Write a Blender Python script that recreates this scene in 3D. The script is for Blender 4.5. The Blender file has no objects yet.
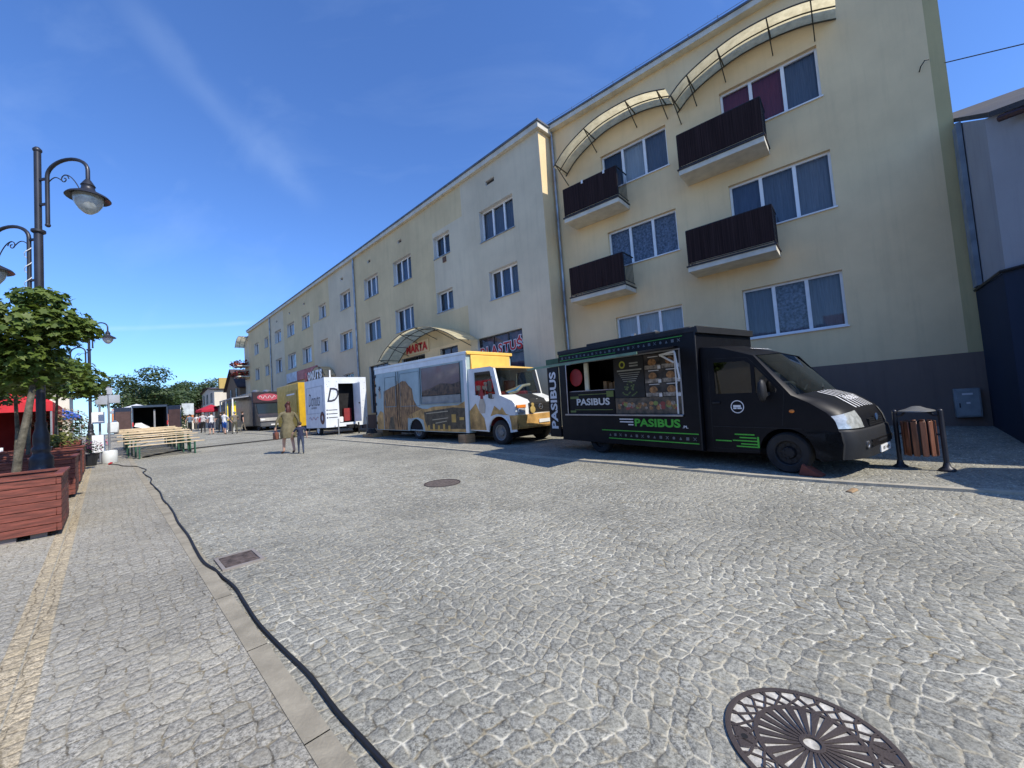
import bpy, bmesh, math, random
from math import sin, cos, pi, radians as rad, atan, sqrt
from mathutils import Vector, Matrix
from mathutils.geometry import tessellate_polygon
random.seed(7)
SC = bpy.context.scene
COL = SC.collection
# ------------------------------------------------------------------ camera
PITCH, ROLL = rad(2.9), rad(-4.2)
cr, sr, cp, sp = cos(ROLL), sin(ROLL), cos(PITCH), sin(PITCH)
cam_right = Vector((cr, sr * -sp, sr * cp))
cam_up = Vector((-sr, cr * -sp, cr * cp))
cam_fwd = Vector((0, cp, sp))
cd = bpy.data.cameras.new('camera')
cam = bpy.data.objects.new('camera', cd)
COL.objects.link(cam)
cam.matrix_world = Matrix(((cam_right.x, cam_up.x, -cam_fwd.x, 0), (cam_right.y, cam_up.y, -cam_fwd.y, 0), (cam_right.z, cam_up.z, -cam_fwd.z, 1.5), (0, 0, 0, 1)))
cd.sensor_width = 36; cd.lens = 400 / 1024 * 36
cd.clip_start = 0.05; cd.clip_end = 3000
SC.camera = cam
# ------------------------------------------------------------------ light
SUN_AZ, SUN_EL = rad(127), rad(46)          # direction towards the sun: (sin az, cos az)
ld = bpy.data.lights.new('sun', 'SUN'); ld.energy = 4.4; ld.angle = rad(.53); ld.color = (1, .93, .82)
sun = bpy.data.objects.new('sun', ld); COL.objects.link(sun)
sdv = Vector((sin(SUN_AZ) * cos(SUN_EL), cos(SUN_AZ) * cos(SUN_EL), sin(SUN_EL)))
sun.rotation_euler = sdv.to_track_quat('Z', 'Y').to_euler(); sun.location = (10, -10, 30)
W = bpy.data.worlds.new('World'); SC.world = W; W.use_nodes = True
nt = W.node_tree; bg = nt.nodes['Background']; bg.inputs[1].default_value = .15
sky = nt.nodes.new('ShaderNodeTexSky'); sky.sky_type = 'NISHITA'; sky.sun_disc = False
sky.sun_elevation = SUN_EL; sky.sun_rotation = SUN_AZ; sky.air_density = 1.0; sky.dust_density = .35; sky.ozone_density = 2.6
tc = nt.nodes.new('ShaderNodeTexCoord')
def wn(t, **k):
    n = nt.nodes.new(t)
    for a, b in k.items(): setattr(n, a, b)
    return n
# thin cirrus veils of the sky
mp = wn('ShaderNodeMapping'); mp.inputs['Rotation'].default_value = (0.3, 0.5, 0.9); mp.inputs['Scale'].default_value = (.8, 8.5, 6.0)
no = wn('ShaderNodeTexNoise'); no.inputs['Scale'].default_value = 1.3; no.inputs['Detail'].default_value = 7; no.inputs['Roughness'].default_value = .55; no.inputs['Distortion'].default_value = .5
cr1 = wn('ShaderNodeMapRange'); cr1.inputs[1].default_value = .53; cr1.inputs[2].default_value = .95; cr1.inputs[4].default_value = .1
mx = wn('ShaderNodeMix', data_type='RGBA'); mx.inputs[7].default_value = (4.6, 5.8, 7.4, 1)
nt.links.new(tc.outputs['Generated'], mp.inputs[0]); nt.links.new(mp.outputs[0], no.inputs[0]); nt.links.new(no.outputs[0], cr1.inputs[0])
def streak(nv, mv, wid, lim, lim2, amt, prev):          # a thin vapour streak across the sky
    def dot(v):
        d = wn('ShaderNodeVectorMath', operation='DOT_PRODUCT'); nrm = wn('ShaderNodeVectorMath', operation='NORMALIZE'); nt.links.new(tc.outputs['Generated'], nrm.inputs[0]); nt.links.new(nrm.outputs[0], d.inputs[0]); d.inputs[1].default_value = v; return d.outputs['Value']
    def m(op, a, b=0.):
        q = wn('ShaderNodeMath', operation=op)
        for i, v in enumerate((a, b)):
            if isinstance(v, bpy.types.NodeSocket): nt.links.new(v, q.inputs[i])
            else: q.inputs[i].default_value = v
        return q.outputs[0]
    def rg(v, a, b, lo, hi):
        q = wn('ShaderNodeMapRange'); nt.links.new(v, q.inputs[0]); q.interpolation_type = 'SMOOTHSTEP'
        for i, x in enumerate((a, b, lo, hi)): q.inputs[i + 1].default_value = x
        return q.outputs[0]
    n2 = wn('ShaderNodeTexNoise'); n2.inputs['Scale'].default_value = 9; n2.inputs['Detail'].default_value = 6; nt.links.new(tc.outputs['Generated'], n2.inputs[0])
    off = m('MULTIPLY', m('SUBTRACT', n2.outputs[0], .5), wid * 1.2)
    band = rg(m('ABSOLUTE', m('ADD', dot(nv), off)), 0, wid, 1, 0); win = rg(dot(mv), lim, lim2, 0, 1)
    return m('ADD', prev, m('MULTIPLY', m('MULTIPLY', band, win), m('MULTIPLY', rg(n2.outputs[0], .3, .65, .35, 1), amt)))
cur_fac = cr1.outputs[0]
cur_fac = streak((-0.7726, -0.0172, -0.6347), (-0.468, 0.6909, 0.551), 0.042, 0.9772, 0.9963, 0.08, cur_fac)
cur_fac = streak((-0.0328, 0.2253, -0.9737), (-0.6229, 0.7573, 0.1962), 0.007, 0.9905, 0.9985, 0.25, cur_fac)
tint = wn('ShaderNodeMix', data_type='RGBA', blend_type='MULTIPLY'); tint.inputs[0].default_value = 1; tint.inputs[7].default_value = (.57, .82, 1.23, 1)
nt.links.new(cur_fac, mx.inputs[0]); nt.links.new(sky.outputs[0], tint.inputs[6]); nt.links.new(tint.outputs[2], mx.inputs[6]); nt.links.new(mx.outputs[2], bg.inputs[0])
SC.view_settings.view_transform = 'Standard'; SC.view_settings.look = 'None'; SC.view_settings.exposure = 0.36; SC.view_settings.gamma = 1
SC.cycles.max_bounces = 6; SC.cycles.transparent_max_bounces = 12
# ------------------------------------------------------------------ frames: local x = towards the buildings, local y = away down the street
TR, TL = rad(49.8), rad(45.7)
def fr(th, t, s, z=0): return Vector((t * cos(th) - s * sin(th), t * sin(th) + s * cos(th), z))
def LF(t, s, z=0): return fr(TL, t, s, z)
def RF(t, s, z=0): return fr(TR, t, s, z)
def tsL(x, y): return x * cos(TL) + y * sin(TL), -x * sin(TL) + y * cos(TL)
def tsR(x, y): return x * cos(TR) + y * sin(TR), -x * sin(TR) + y * cos(TR)
def rise(x, y):
    s = max(-8, min(70, tsR(x, y)[1]))
    return .028 * s - .00014 * max(s, 0) ** 2
def clamp(a): return max(0., min(1., a))
def H(x, y):                                   # height of whatever paving lies at x, y
    z = rise(x, y); tl, sl = tsL(x, y); tr, s_ = tsR(x, y)
    if tl < .585: z += .03
    if tl > 7.4:
        z += .03 + .075 * max(0, min(4, tr - 9.6)) * clamp((9 - sl) / 4)
    return z
def onL(t, s, dz=0):
    p = LF(t, s); return Vector((p.x, p.y, H(p.x, p.y) + dz))
# ------------------------------------------------------------------ materials
MATS = {}
def lin(c):
    return tuple(((v / 255) / 12.92 if v / 255 <= .04045 else (((v / 255) + .055) / 1.055) ** 2.4) for v in c)
class NT:
    def __init__(s, m): s.t = m.node_tree; s.n = s.t.nodes
    def new(s, ty, ins={}, **k):
        n = s.n.new(ty)
        for a, b in k.items(): setattr(n, a, b)
        for a, b in ins.items():
            if isinstance(b, bpy.types.NodeSocket): s.t.links.new(b, n.inputs[a])
            else: n.inputs[a].default_value = b
        return n
    def link(s, a, b): s.t.links.new(a, b)
    def math(s, op, a, b=0., c=0.):
        return s.new('ShaderNodeMath', {0: a, 1: b, 2: c}, operation=op).outputs[0]
    def mix(s, f, a, b):
        if isinstance(a, tuple) and len(a) == 3: a = (*a, 1)
        if isinstance(b, tuple) and len(b) == 3: b = (*b, 1)
        return s.new('ShaderNodeMix', {0: f, 6: a, 7: b}, data_type='RGBA').outputs[2]
    def noise(s, vec, scale, detail=4, rough=.55, dist=0):
        return s.new('ShaderNodeTexNoise', {'Vector': vec, 'Scale': scale, 'Detail': detail, 'Roughness': rough, 'Distortion': dist}).outputs[0]
    def ramp(s, v, a, b, lo=0., hi=1.):
        return s.new('ShaderNodeMapRange', {0: v, 1: a, 2: b, 3: lo, 4: hi}).outputs[0]
def mat(name, col, rough=.6, metal=0, var=.12, vs=3., bump=0, bs=60., spec=.5, col2=None, stretch=None, coat=0, v2=None):
    if name in MATS: return MATS[name]
    m = bpy.data.materials.new(name); m.use_nodes = True; N = NT(m); b = N.n['Principled BSDF']
    b.inputs['Roughness'].default_value = rough; b.inputs['Metallic'].default_value = metal; b.inputs['Specular IOR Level'].default_value = spec
    if coat: b.inputs['Coat Weight'].default_value = coat; b.inputs['Coat Roughness'].default_value = .08
    co = N.new('ShaderNodeTexCoord').outputs['Object']
    if stretch: co = N.new('ShaderNodeMapping', {0: co, 'Scale': stretch}).outputs[0]
    n = N.noise(co, vs, 5)
    c2 = col2 or tuple(c * (1 - 2.2 * var) for c in col)
    c1 = tuple(c * (1 + (0 if col2 else var)) for c in col)
    f = N.ramp(n, .32, .68)
    c = N.mix(f, c1, c2)
    if v2:                                       # fine second layer of wear
        f2 = N.ramp(N.noise(co, vs * 9, 6, .7), .4, .7, 0, v2); c = N.mix(f2, c, tuple(x * .55 for x in col))
    N.link(c, b.inputs['Base Color'])
    r = N.ramp(n, .3, .7, max(.02, rough - .07), min(1, rough + .07)); N.link(r, b.inputs['Roughness'])
    if bump:
        bn = N.new('ShaderNodeBump', {'Strength': bump, 'Distance': .01, 'Height': N.noise(co, bs, 4)})
        N.link(bn.outputs[0], b.inputs['Normal'])
    MATS[name] = m; return m
def glassmat(name, tint, gloss=1.5, rough=.02):
    if name in MATS: return MATS[name]
    m = bpy.data.materials.new(name); m.use_nodes = True; N = NT(m); N.n.remove(N.n['Principled BSDF'])
    tr = N.new('ShaderNodeBsdfTransparent', {0: (*tint, 1)}); gl = N.new('ShaderNodeBsdfGlossy', {'Color': (1, 1, 1, 1), 'Roughness': rough})
    co = N.new('ShaderNodeTexCoord').outputs['Object']
    bn = N.new('ShaderNodeBump', {'Strength': .05, 'Distance': .02, 'Height': N.noise(co, 1.7, 1)}); N.link(bn.outputs[0], gl.inputs['Normal'])
    lw = N.new('ShaderNodeLayerWeight', {0: .5}).outputs['Facing']; f0 = ((gloss - 1) / (gloss + 1)) ** 2 * 1.6; fz = N.math('MULTIPLY_ADD', N.math('POWER', lw, 5.), 1 - f0, f0); mxs = N.new('ShaderNodeMixShader', {0: fz, 1: tr.outputs[0], 2: gl.outputs[0]})
    N.link(mxs.outputs[0], N.n['Material Output'].inputs[0]); MATS[name] = m; return m
def cobble(name, scale, arcs, stone, joint_light, moss, lightness, ang, jr=(.03, .08), rnd=.6):
    m = bpy.data.materials.new(name); m.use_nodes = True; N = NT(m); b = N.n['Principled BSDF']
    pos = N.new('ShaderNodeNewGeometry').outputs['Position']
    rot = N.new('ShaderNodeVectorRotate', {'Vector': pos, 'Angle': -ang}, rotation_type='Z_AXIS').outputs[0]
    xy = N.new('ShaderNodeSeparateXYZ', {0: rot}); x, y = xy.outputs[0], xy.outputs[1]
    wob = N.new('ShaderNodeTexNoise', {'Vector': rot, 'Scale': 1.6, 'Detail': 2.})
    ws = N.new('ShaderNodeSeparateColor', {0: wob.outputs[1]})
    x = N.math('ADD', x, N.math('MULTIPLY', N.math('SUBTRACT', ws.outputs[0], .5), .16)); y = N.math('ADD', y, N.math('MULTIPLY', N.math('SUBTRACT', ws.outputs[1], .5), .2))
    wob2 = N.new('ShaderNodeSeparateColor', {0: N.new('ShaderNodeTexNoise', {'Vector': rot, 'Scale': 11., 'Detail': 3.}).outputs[1]})
    x = N.math('ADD', x, N.math('MULTIPLY', N.math('SUBTRACT', wob2.outputs[0], .5), .035)); y = N.math('ADD', y, N.math('MULTIPLY', N.math('SUBTRACT', wob2.outputs[1], .5), .035))
    if arcs:
        f = N.math('SUBTRACT', N.math('FRACT', N.math('DIVIDE', x, arcs)), .5)
        y = N.math('ADD', y, N.math('MULTIPLY', N.math('MULTIPLY', f, f), arcs * .45))
    # brick-like shift of every second course, then voronoi cells of low randomness = hewn setts
    ys = N.math('MULTIPLY', y, scale); row = N.math('FLOOR', ys)
    xs = N.math('ADD', N.math('MULTIPLY', x, scale * .93), N.math('MULTIPLY', N.math('MODULO', N.math('ABSOLUTE', row), 2.), .5))
    v = N.new('ShaderNodeCombineXYZ', {0: N.math('MULTIPLY', x, scale), 1: ys}).outputs[0]
    vd = N.new('ShaderNodeTexVoronoi', {'Vector': v, 'Scale': 1., 'Randomness': rnd}, feature='DISTANCE_TO_EDGE', voronoi_dimensions='2D').outputs['Distance']
    vc = N.new('ShaderNodeTexVoronoi', {'Vector': v, 'Scale': 1., 'Randomness': rnd}, feature='F1', voronoi_dimensions='2D')
    cell = N.new('ShaderNodeSeparateColor', {0: vc.outputs['Color']})
    fine = N.noise(pos, 120, 6, .85); med = N.noise(pos, 22, 4, .6); big = N.noise(pos, .55, 4, .6); big2 = N.noise(pos, 1.3, 3, .6)
    edge = N.math('ADD', vd, N.math('MULTIPLY', N.math('SUBTRACT', med, .5), .26))
    edge = N.math('ADD', edge, N.math('MULTIPLY', N.math('SUBTRACT', fine, .5), .05))
    jw = N.ramp(edge, jr[0], jr[1])                                        # 0 in the joint, 1 on the stone
    st = N.mix(N.ramp(N.noise(pos, 60, 6, .82), .40, .60), tuple(c * .42 for c in stone), tuple(min(.8, c * 1.9) for c in stone))
    st = N.mix(N.ramp(fine, .55, .66, 0, .5), st, (.6, .59, .56))
    st = N.mix(N.ramp(N.noise(pos, 30, 5, .75), .48, .60, 0, .6), st, tuple(c * 1.75 for c in stone)); st = N.mix(N.ramp(N.noise(pos, 36, 5, .75, 1.5), .54, .64, 0, .55), st, tuple(c * .35 for c in stone)); st = N.mix(N.ramp(N.noise(pos, 8, 4, .8), .56, .68, 0, .5), st, (.30, .25, .15))
    st = N.mix(N.ramp(cell.outputs[0], 0, 1, 0, .42), st, tuple(c * a for c, a in zip(stone, (.8, .8, .8))))
    st = N.mix(N.ramp(cell.outputs[1], .75, 1, 0, .35), st, (stone[0] * 1.45, stone[1] * 1.4, stone[2] * 1.25))
    st = N.mix(N.ramp(N.math('MULTIPLY', med, N.ramp(big2, .3, .7, .7, 1.25)), .5, .72, 0, .25), st, tuple(c * .95 for c in joint_light))   # dust smeared on the stones
    jt = N.mix(N.ramp(N.noise(pos, 7, 4, .7), .45, .6), joint_light, moss)
    jt = N.mix(N.ramp(big, .4, .62), jt, tuple(a * lightness + c * (1 - lightness) for a, c in zip(joint_light, moss)))
    jt = N.mix(N.ramp(N.noise(pos, 11, 3, .6), .49, .59, 0, .8), jt, (.05, .045, .035)); jt = N.mix(N.ramp(N.noise(pos, 18, 3, .6), .5, .62, 0, .75), jt, st)
    fin = N.mix(jw, jt, st); worn = N.ramp(N.noise(pos, .38, 5, .65), .35, .65, .80, 1.14); spots = N.ramp(N.noise(pos, 2.4, 4, .7), .62, .74, 1, .72)
    fin = N.new('ShaderNodeVectorMath', {0: fin, 3: N.math('MULTIPLY', worn, spots)}, operation='SCALE').outputs[0]
    N.link(fin, b.inputs['Base Color'])
    b.inputs['Roughness'].default_value = .82; b.inputs['Specular IOR Level'].default_value = .3
    dome = N.ramp(edge, .02, .25); dome = N.math('POWER', dome, .6)
    h = N.math('ADD', N.math('ADD', dome, N.math('MULTIPLY', med, .5)), N.math('MULTIPLY', fine, .22)); h = N.math('ADD', h, N.math('MULTIPLY', cell.outputs[2], .25))
    bn = N.new('ShaderNodeBump', {'Strength': .7, 'Distance': .012, 'Height': h}); N.link(bn.outputs[0], b.inputs['Normal'])
    MATS[name] = m; return m
def stucco(name, col, dirt=.35):
    if name in MATS: return MATS[name]
    m = bpy.data.materials.new(name); m.use_nodes = True; N = NT(m); b = N.n['Principled BSDF']
    co = N.new('ShaderNodeTexCoord').outputs['Object']
    big = N.noise(co, .45, 5, .6); streak = N.noise(N.new('ShaderNodeMapping', {0: co, 'Scale': (3.2, 3.2, .22)}).outputs[0], 1.5, 7, .7); fine = N.noise(co, 55, 4, .7)
    c = N.mix(N.ramp(big, .35, .68), tuple(x * 1.05 for x in col), tuple(x * .86 for x in col))
    c = N.mix(N.ramp(streak, .50, .68, 0, dirt), c, tuple(x * y for x, y in zip(col, (.6, .61, .62))))
    c = N.mix(N.ramp(fine, .4, .7, 0, .12), c, tuple(x * .7 for x in col))
    N.link(c, b.inputs['Base Color']); b.inputs['Roughness'].default_value = .9; b.inputs['Specular IOR Level'].default_value = .2
    bn = N.new('ShaderNodeBump', {'Strength': .35, 'Distance': .006, 'Height': fine}); N.link(bn.outputs[0], b.inputs['Normal'])
    MATS[name] = m; return m
def cloth(name, col, fold=None):
    return mat(name, col, .85, var=.12, vs=9, bump=.4, bs=25, spec=.2)
# ------------------------------------------------------------------ mesh builder
class MB:
    def __init__(s): s.v = []; s.f = []; s.mi = []; s.cur = 0; s.M = Matrix.Identity(4); s.st = []
    def add(s, vs, fs):
        k = len(s.v); s.st.append((k, len(s.f))); s.v += [tuple(s.M @ Vector(v)) for v in vs]
        for f in fs: s.f.append([i + k for i in f]); s.mi.append(s.cur)
        return s
    def box(s, x0, x1, y0, y1, z0, z1):
        return s.add([(x0, y0, z0), (x1, y0, z0), (x1, y1, z0), (x0, y1, z0), (x0, y0, z1), (x1, y0, z1), (x1, y1, z1), (x0, y1, z1)],
              [(0, 3, 2, 1), (4, 5, 6, 7), (0, 1, 5, 4), (1, 2, 6, 5), (2, 3, 7, 6), (3, 0, 4, 7)])
    def quad(s, a, b, c, d): return s.add([a, b, c, d], [(0, 1, 2, 3)])
    def bar(s, a, b, w, h=None, up=(0, 0, 1)):          # square bar between two points
        a, b = Vector(a), Vector(b); d = (b - a).normalized(); h = h or w
        u = Vector(up)
        if abs(d.dot(u)) > .98: u = Vector((1, 0, 0))
        r = d.cross(u).normalized(); u = r.cross(d)
        vs = [p + r * i * w / 2 + u * j * h / 2 for p in (a, b) for i, j in ((-1, -1), (1, -1), (1, 1), (-1, 1))]
        return s.add(vs, [(0, 1, 2, 3), (7, 6, 5, 4), (0, 4, 5, 1), (1, 5, 6, 2), (2, 6, 7, 3), (3, 7, 4, 0)])
    def tube(s, pts, r, n=8, cap=True):
        pts = [Vector(p) for p in pts]; rs = r if isinstance(r, (list, tuple)) else [r] * len(pts)
        vs = []; fs = []; ref = None
        for i, p in enumerate(pts):
            d = (pts[min(i + 1, len(pts) - 1)] - pts[max(i - 1, 0)]).normalized()
            if ref is None: ref = Vector((0, 0, 1)) if abs(d.z) < .9 else Vector((1, 0, 0))
            a = d.cross(ref).normalized(); b = a.cross(d); ref = b
            for k in range(n):
                t = 2 * pi * k / n; vs.append(p + (a * cos(t) + b * sin(t)) * rs[i])
        for i in range(len(pts) - 1):
            for k in range(n): fs.append((i * n + k, i * n + (k + 1) % n, (i + 1) * n + (k + 1) % n, (i + 1) * n + k))
        if cap: fs += [tuple(range(n))[::-1], tuple(range((len(pts) - 1) * n, len(pts) * n))]
        return s.add(vs, fs)
    def lathe(s, prof, n=20, c=(0, 0, 0), cap=True):    # prof = (radius, z)
        vs = []; fs = []
        for r, z in prof:
            for k in range(n): t = 2 * pi * k / n; vs.append((c[0] + r * cos(t), c[1] + r * sin(t), c[2] + z))
        for i in range(len(prof) - 1):
            for k in range(n): fs.append((i * n + k, i * n + (k + 1) % n, (i + 1) * n + (k + 1) % n, (i + 1) * n + k))
        if cap: fs += [tuple(range(n))[::-1], tuple(range((len(prof) - 1) * n, len(prof) * n))]
        return s.add(vs, fs)
    def panel(s, polys, x0, x1):                        # polys in (y,z): outer + holes, thickness from x0 to x1
        loops = [[Vector((y, z, 0)) for y, z in p] for p in polys]
        flat = [p for l in loops for p in l]; tri = tessellate_polygon(loops)
        n = len(flat); vs = [(x0, p.x, p.y) for p in flat] + [(x1, p.x, p.y) for p in flat]
        fs = [tuple(t) for t in tri] + [tuple(i + n for i in t[::-1]) for t in tri]
        k = 0
        for l in loops:
            m = len(l)
            for i in range(m): a, b = k + i, k + (i + 1) % m; fs.append((a, b, b + n, a + n))
            k += m
        return s.add(vs, fs)
    def sphere(s, c, r, n=12, m=8):
        rx, ry, rz = r if isinstance(r, (tuple, list)) else (r, r, r)
        prof = [(sin(pi * i / m), -cos(pi * i / m)) for i in range(m + 1)]
        vs = []; fs = []
        for a, z in prof:
            for k in range(n): t = 2 * pi * k / n; vs.append((c[0] + rx * a * cos(t), c[1] + ry * a * sin(t), c[2] + rz * z))
        for i in range(m):
            for k in range(n): fs.append((i * n + k, i * n + (k + 1) % n, (i + 1) * n + (k + 1) % n, (i + 1) * n + k))
        return s.add(vs, fs)
    def split(s, name, m, parent=None, **kw):          # every added piece becomes an object of its own
        ms = m if isinstance(m, (list, tuple)) else [m]; en = s.st[1:] + [(len(s.v), len(s.f))]
        for (v0, f0), (v1, f1) in zip(s.st, en):
            q = MB(); q.v = s.v[v0:v1]; q.f = [[i - v0 for i in f] for f in s.f[f0:f1]]; q.build(name, ms[s.mi[f0]], parent, **kw)
    def build(s, name, m, parent=None, smooth=False, bevel=0, bseg=1, loc=None, angle=40):
        me = bpy.data.meshes.new(name); me.from_pydata(s.v, [], s.f); me.update()
        ms = m if isinstance(m, (list, tuple)) else [m]
        for q in ms: me.materials.append(q)
        if len(ms) > 1: me.polygons.foreach_set('material_index', s.mi)
        bm = bmesh.new(); bm.from_mesh(me); bmesh.ops.delete(bm, geom=[v for v in bm.verts if not v.link_faces], context='VERTS'); bmesh.ops.remove_doubles(bm, verts=bm.verts, dist=.0002)
        bmesh.ops.recalc_face_normals(bm, faces=bm.faces)
        if bevel:
            ed = [e for e in bm.edges if len(e.link_faces) == 2 and e.calc_face_angle(0) > rad(35)]
            try: bmesh.ops.bevel(bm, geom=ed, offset=bevel, segments=bseg, affect='EDGES', clamp_overlap=True)
            except Exception: pass
        bm.to_mesh(me); bm.free()
        if smooth or bevel:
            me.polygons.foreach_set('use_smooth', [True] * len(me.polygons))
            try: me.set_sharp_from_angle(angle=rad(angle))
            except Exception: pass
        o = bpy.data.objects.new(name, me); COL.objects.link(o)
        if parent: o.parent = parent
        if loc is not None: o.location = loc
        return o
def tag(o, label=None, cat=None, group=None, kind=None):
    if label: o['label'] = label
    if cat: o['category'] = cat
    if group: o['group'] = group
    if kind: o['kind'] = kind
    return o
def thing(name, label, cat, loc=(0, 0, 0), rz=0, group=None, rx=0):
    o = bpy.data.objects.new(name, None); COL.objects.link(o); o.location = loc; o.rotation_euler = (rx, 0, rz); o.empty_display_size = .2
    return tag(o, label, cat, group)
def children(o): return [c for c in COL.objects if c.parent == o]
def copy_tree(o, label=None, parent=None):
    c = o.copy(); COL.objects.link(c)
    if parent: c.parent = parent
    if label: c['label'] = label
    for ch in children(o): copy_tree(ch, None, c)
    return c
def text(parent, s, org, xd, yd, height, m, width=None, name='lettering', extr=.004, bold=.0, shear=0, spacing=1.0):
    cu = bpy.data.curves.new('t', 'FONT'); cu.body = s; cu.size = 1; cu.extrude = 0; cu.offset = bold; cu.shear = shear; cu.space_character = spacing
    cu.resolution_u = 3
    ob = bpy.data.objects.new('t', cu); COL.objects.link(ob); dg = bpy.context.evaluated_depsgraph_get(); dg.update()
    me = bpy.data.meshes.new_from_object(ob.evaluated_get(dg)); bpy.data.objects.remove(ob); bpy.data.curves.remove(cu)
    xs = [v.co.x for v in me.vertices]; ys = [v.co.y for v in me.vertices]
    x0, x1, y0, y1 = min(xs), max(xs), min(ys), max(ys); sc = height / (y1 - y0); sx = sc if width is None else width / (x1 - x0)
    X, Y = Vector(xd).normalized(), Vector(yd).normalized(); Z = X.cross(Y); O = Vector(org)
    for v in me.vertices:
        v.co = O + X * ((v.co.x - (x0 + x1) / 2) * sx) + Y * ((v.co.y - (y0 + y1) / 2) * sc) + Z * extr
    me.name = name; me.materials.clear(); me.materials.append(m)
    o = bpy.data.objects.new(name, me); COL.objects.link(o); o.parent = parent
    return o
NEARX, UP = (0, -1, 0), (0, 0, 1)     # writing on a wall facing the street (-x): reads towards -y
# ------------------------------------------------------------------ common materials
M = {}
M['white'] = mat('white_paint', (.74, .74, .72), .4, var=.05)
M['pvc'] = mat('window_white', (.82, .82, .81), .35, var=.04)
M['glass'] = glassmat('pane_glass', (.66, .70, .74), 1.38)
M['carglass'] = glassmat('vehicle_glass', (.60, .67, .65), 1.75)
M['darkglass'] = glassmat('tinted_glass', (.10, .11, .13), 1.7)
M['black'] = mat('black_vinyl', (.0045, .005, .0075), .45, var=.2, spec=.22)
M['blackmatt'] = mat('black_plastic', (.016, .017, .019), .55, var=.15, bump=.1, spec=.35)
M['rubber'] = mat('tyre_rubber', (.018, .018, .018), .85, var=.25, bump=.3)
M['steel'] = mat('steel', (.42, .43, .44), .35, .8, var=.1)
M['grey_metal'] = mat('zinc', (.33, .35, .37), .45, .6, var=.15)
M['iron'] = mat('cast_iron', (.045, .036, .034), .6, .0, var=.3, bump=.3, bs=120, col2=(.06, .045, .038))
M['lamp_black'] = mat('lamp_paint', (.035, .036, .045), .42, .3, var=.2)
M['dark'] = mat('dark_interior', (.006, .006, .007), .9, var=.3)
M['green'] = mat('lime_vinyl', (.06, .42, .035), .5, var=.05)
M['white_ink'] = mat('white_ink', (.72, .72, .72), .5, var=.04)
M['red_ink'] = mat('red_ink', (.55, .02, .018), .5, var=.06)
M['rail_brown'] = mat('brown_slats', (.034, .019, .018), .75, spec=.12, var=.25, vs=2, stretch=(1, 26, .3))
M['wood_red'] = mat('stained_wood', (.20, .052, .032), .65, var=.3, vs=1.2, stretch=(3, 3, 30), bump=.3, bs=20, v2=.35)
M['soil'] = mat('soil', (.05, .035, .025), .95, var=.3, bump=1, bs=30)
M['pine'] = mat('pine_wood', (.64, .50, .31), .6, var=.2, vs=2, bump=.15)
M['bench_green'] = mat('green_steel', (.02, .09, .05), .5, var=.1)
M['bark'] = mat('bark', (.13, .115, .08), .9, var=.3, vs=12, bump=.8, bs=40)
# ------------------------------------------------------------------ ground
road_m = cobble('granite_setts', 10.8, 1.6, (.215, .212, .18), (.66, .63, .51), (.25, .20, .11), .5, TL, (.02, .11), .5)
walk_m = cobble('walkway_setts', 10.2, 0, (.265, .25, .205), (.36, .33, .26), (.19, .155, .09), .35, TL, (.015, .06), .42)
band_m = cobble('sandstone_setts', 9.8, 0, (.34, .285, .19), (.25, .20, .12), (.16, .13, .08), .3, TL, (.012, .05), .3)
kerb_m = mat('kerb_stone', (.32, .285, .21), .85, var=.14, vs=5, bump=.5, bs=90, v2=.3)
def strip(name, tfun0, tfun1, s0, s1, dz, m, ds=1., nt_=6, kind='structure', skirt=.0, thick=0, useH=False, label=None):
    mb = MB(); n = int((s1 - s0) / ds) + 1; vs = []
    rows = [s0 + (s1 - s0) * i / n for i in range(n + 1)]
    for s in rows:
        a, b = tfun0(s), tfun1(s)
        for k in range(nt_ + 1):
            t = a + (b - a) * k / nt_; p = LF(t, s); vs.append((p.x, p.y, (H(p.x, p.y) if useH else rise(p.x, p.y)) + dz))
    fs = [(i * (nt_ + 1) + k, i * (nt_ + 1) + k + 1, (i + 1) * (nt_ + 1) + k + 1, (i + 1) * (nt_ + 1) + k) for i in range(n) for k in range(nt_)]
    mb.add(vs, fs)
    if thick:
        w = nt_ + 1
        for (k0) in (0, nt_):
            for i in range(n):
                a, b = vs[i * w + k0], vs[(i + 1) * w + k0]
                mb.add([a, b, (b[0], b[1], b[2] - thick), (a[0], a[1], a[2] - thick)], [(0, 1, 2, 3)])
    o = mb.build(name, m, smooth=not thick)
    return tag(o, kind=kind)
# one sheet out to the horizon
mb = MB(); srow = [-600, -60, -8, 0, 8, 16, 24, 32, 40, 50, 60, 70, 200, 1500]; trow = [-900, -200, -40, 0, 40, 200, 900]
vs = [tuple(RF(t, s, rise(*RF(t, s).xy) - .06)) for s in srow for t in trow]
mb.add(vs, [(i * 7 + k, i * 7 + k + 1, (i + 1) * 7 + k + 1, (i + 1) * 7 + k) for i in range(len(srow) - 1) for k in range(6)])
tag(mb.build('ground', mat('ground_earth', (.16, .15, .13), .95, var=.2, vs=.5)), kind='structure')
def rk(s): return 7.35 + (0 if s > 1.2 else (1.2 - s) * .16 if s > -6 else 1.15)    # right kerb line
def c(v): return lambda s: v
strip('road', c(.705), lambda s: rk(s) - .002, -9, 110, 0, road_m, useH=False)
for k_ in range(46):
    strip('kerb', c(.59), c(.70), -4 + k_ * 1.0, -3.008 + k_ * 1.0, .034, kerb_m, nt_=1, thick=.06)
strip('kerb', c(.59), c(.70), 42, 75, .034, kerb_m, nt_=1, thick=.06)
strip('kerb', rk, lambda s: rk(s) + .12, -9, 70, .038, mat('kerb_pale', (.42, .385, .30), .85, var=.12, vs=5, bump=.4, v2=.3), nt_=1, thick=.06)
strip('pavement', c(-14), c(.589), -9, 110, .03, walk_m, nt_=8)
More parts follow.
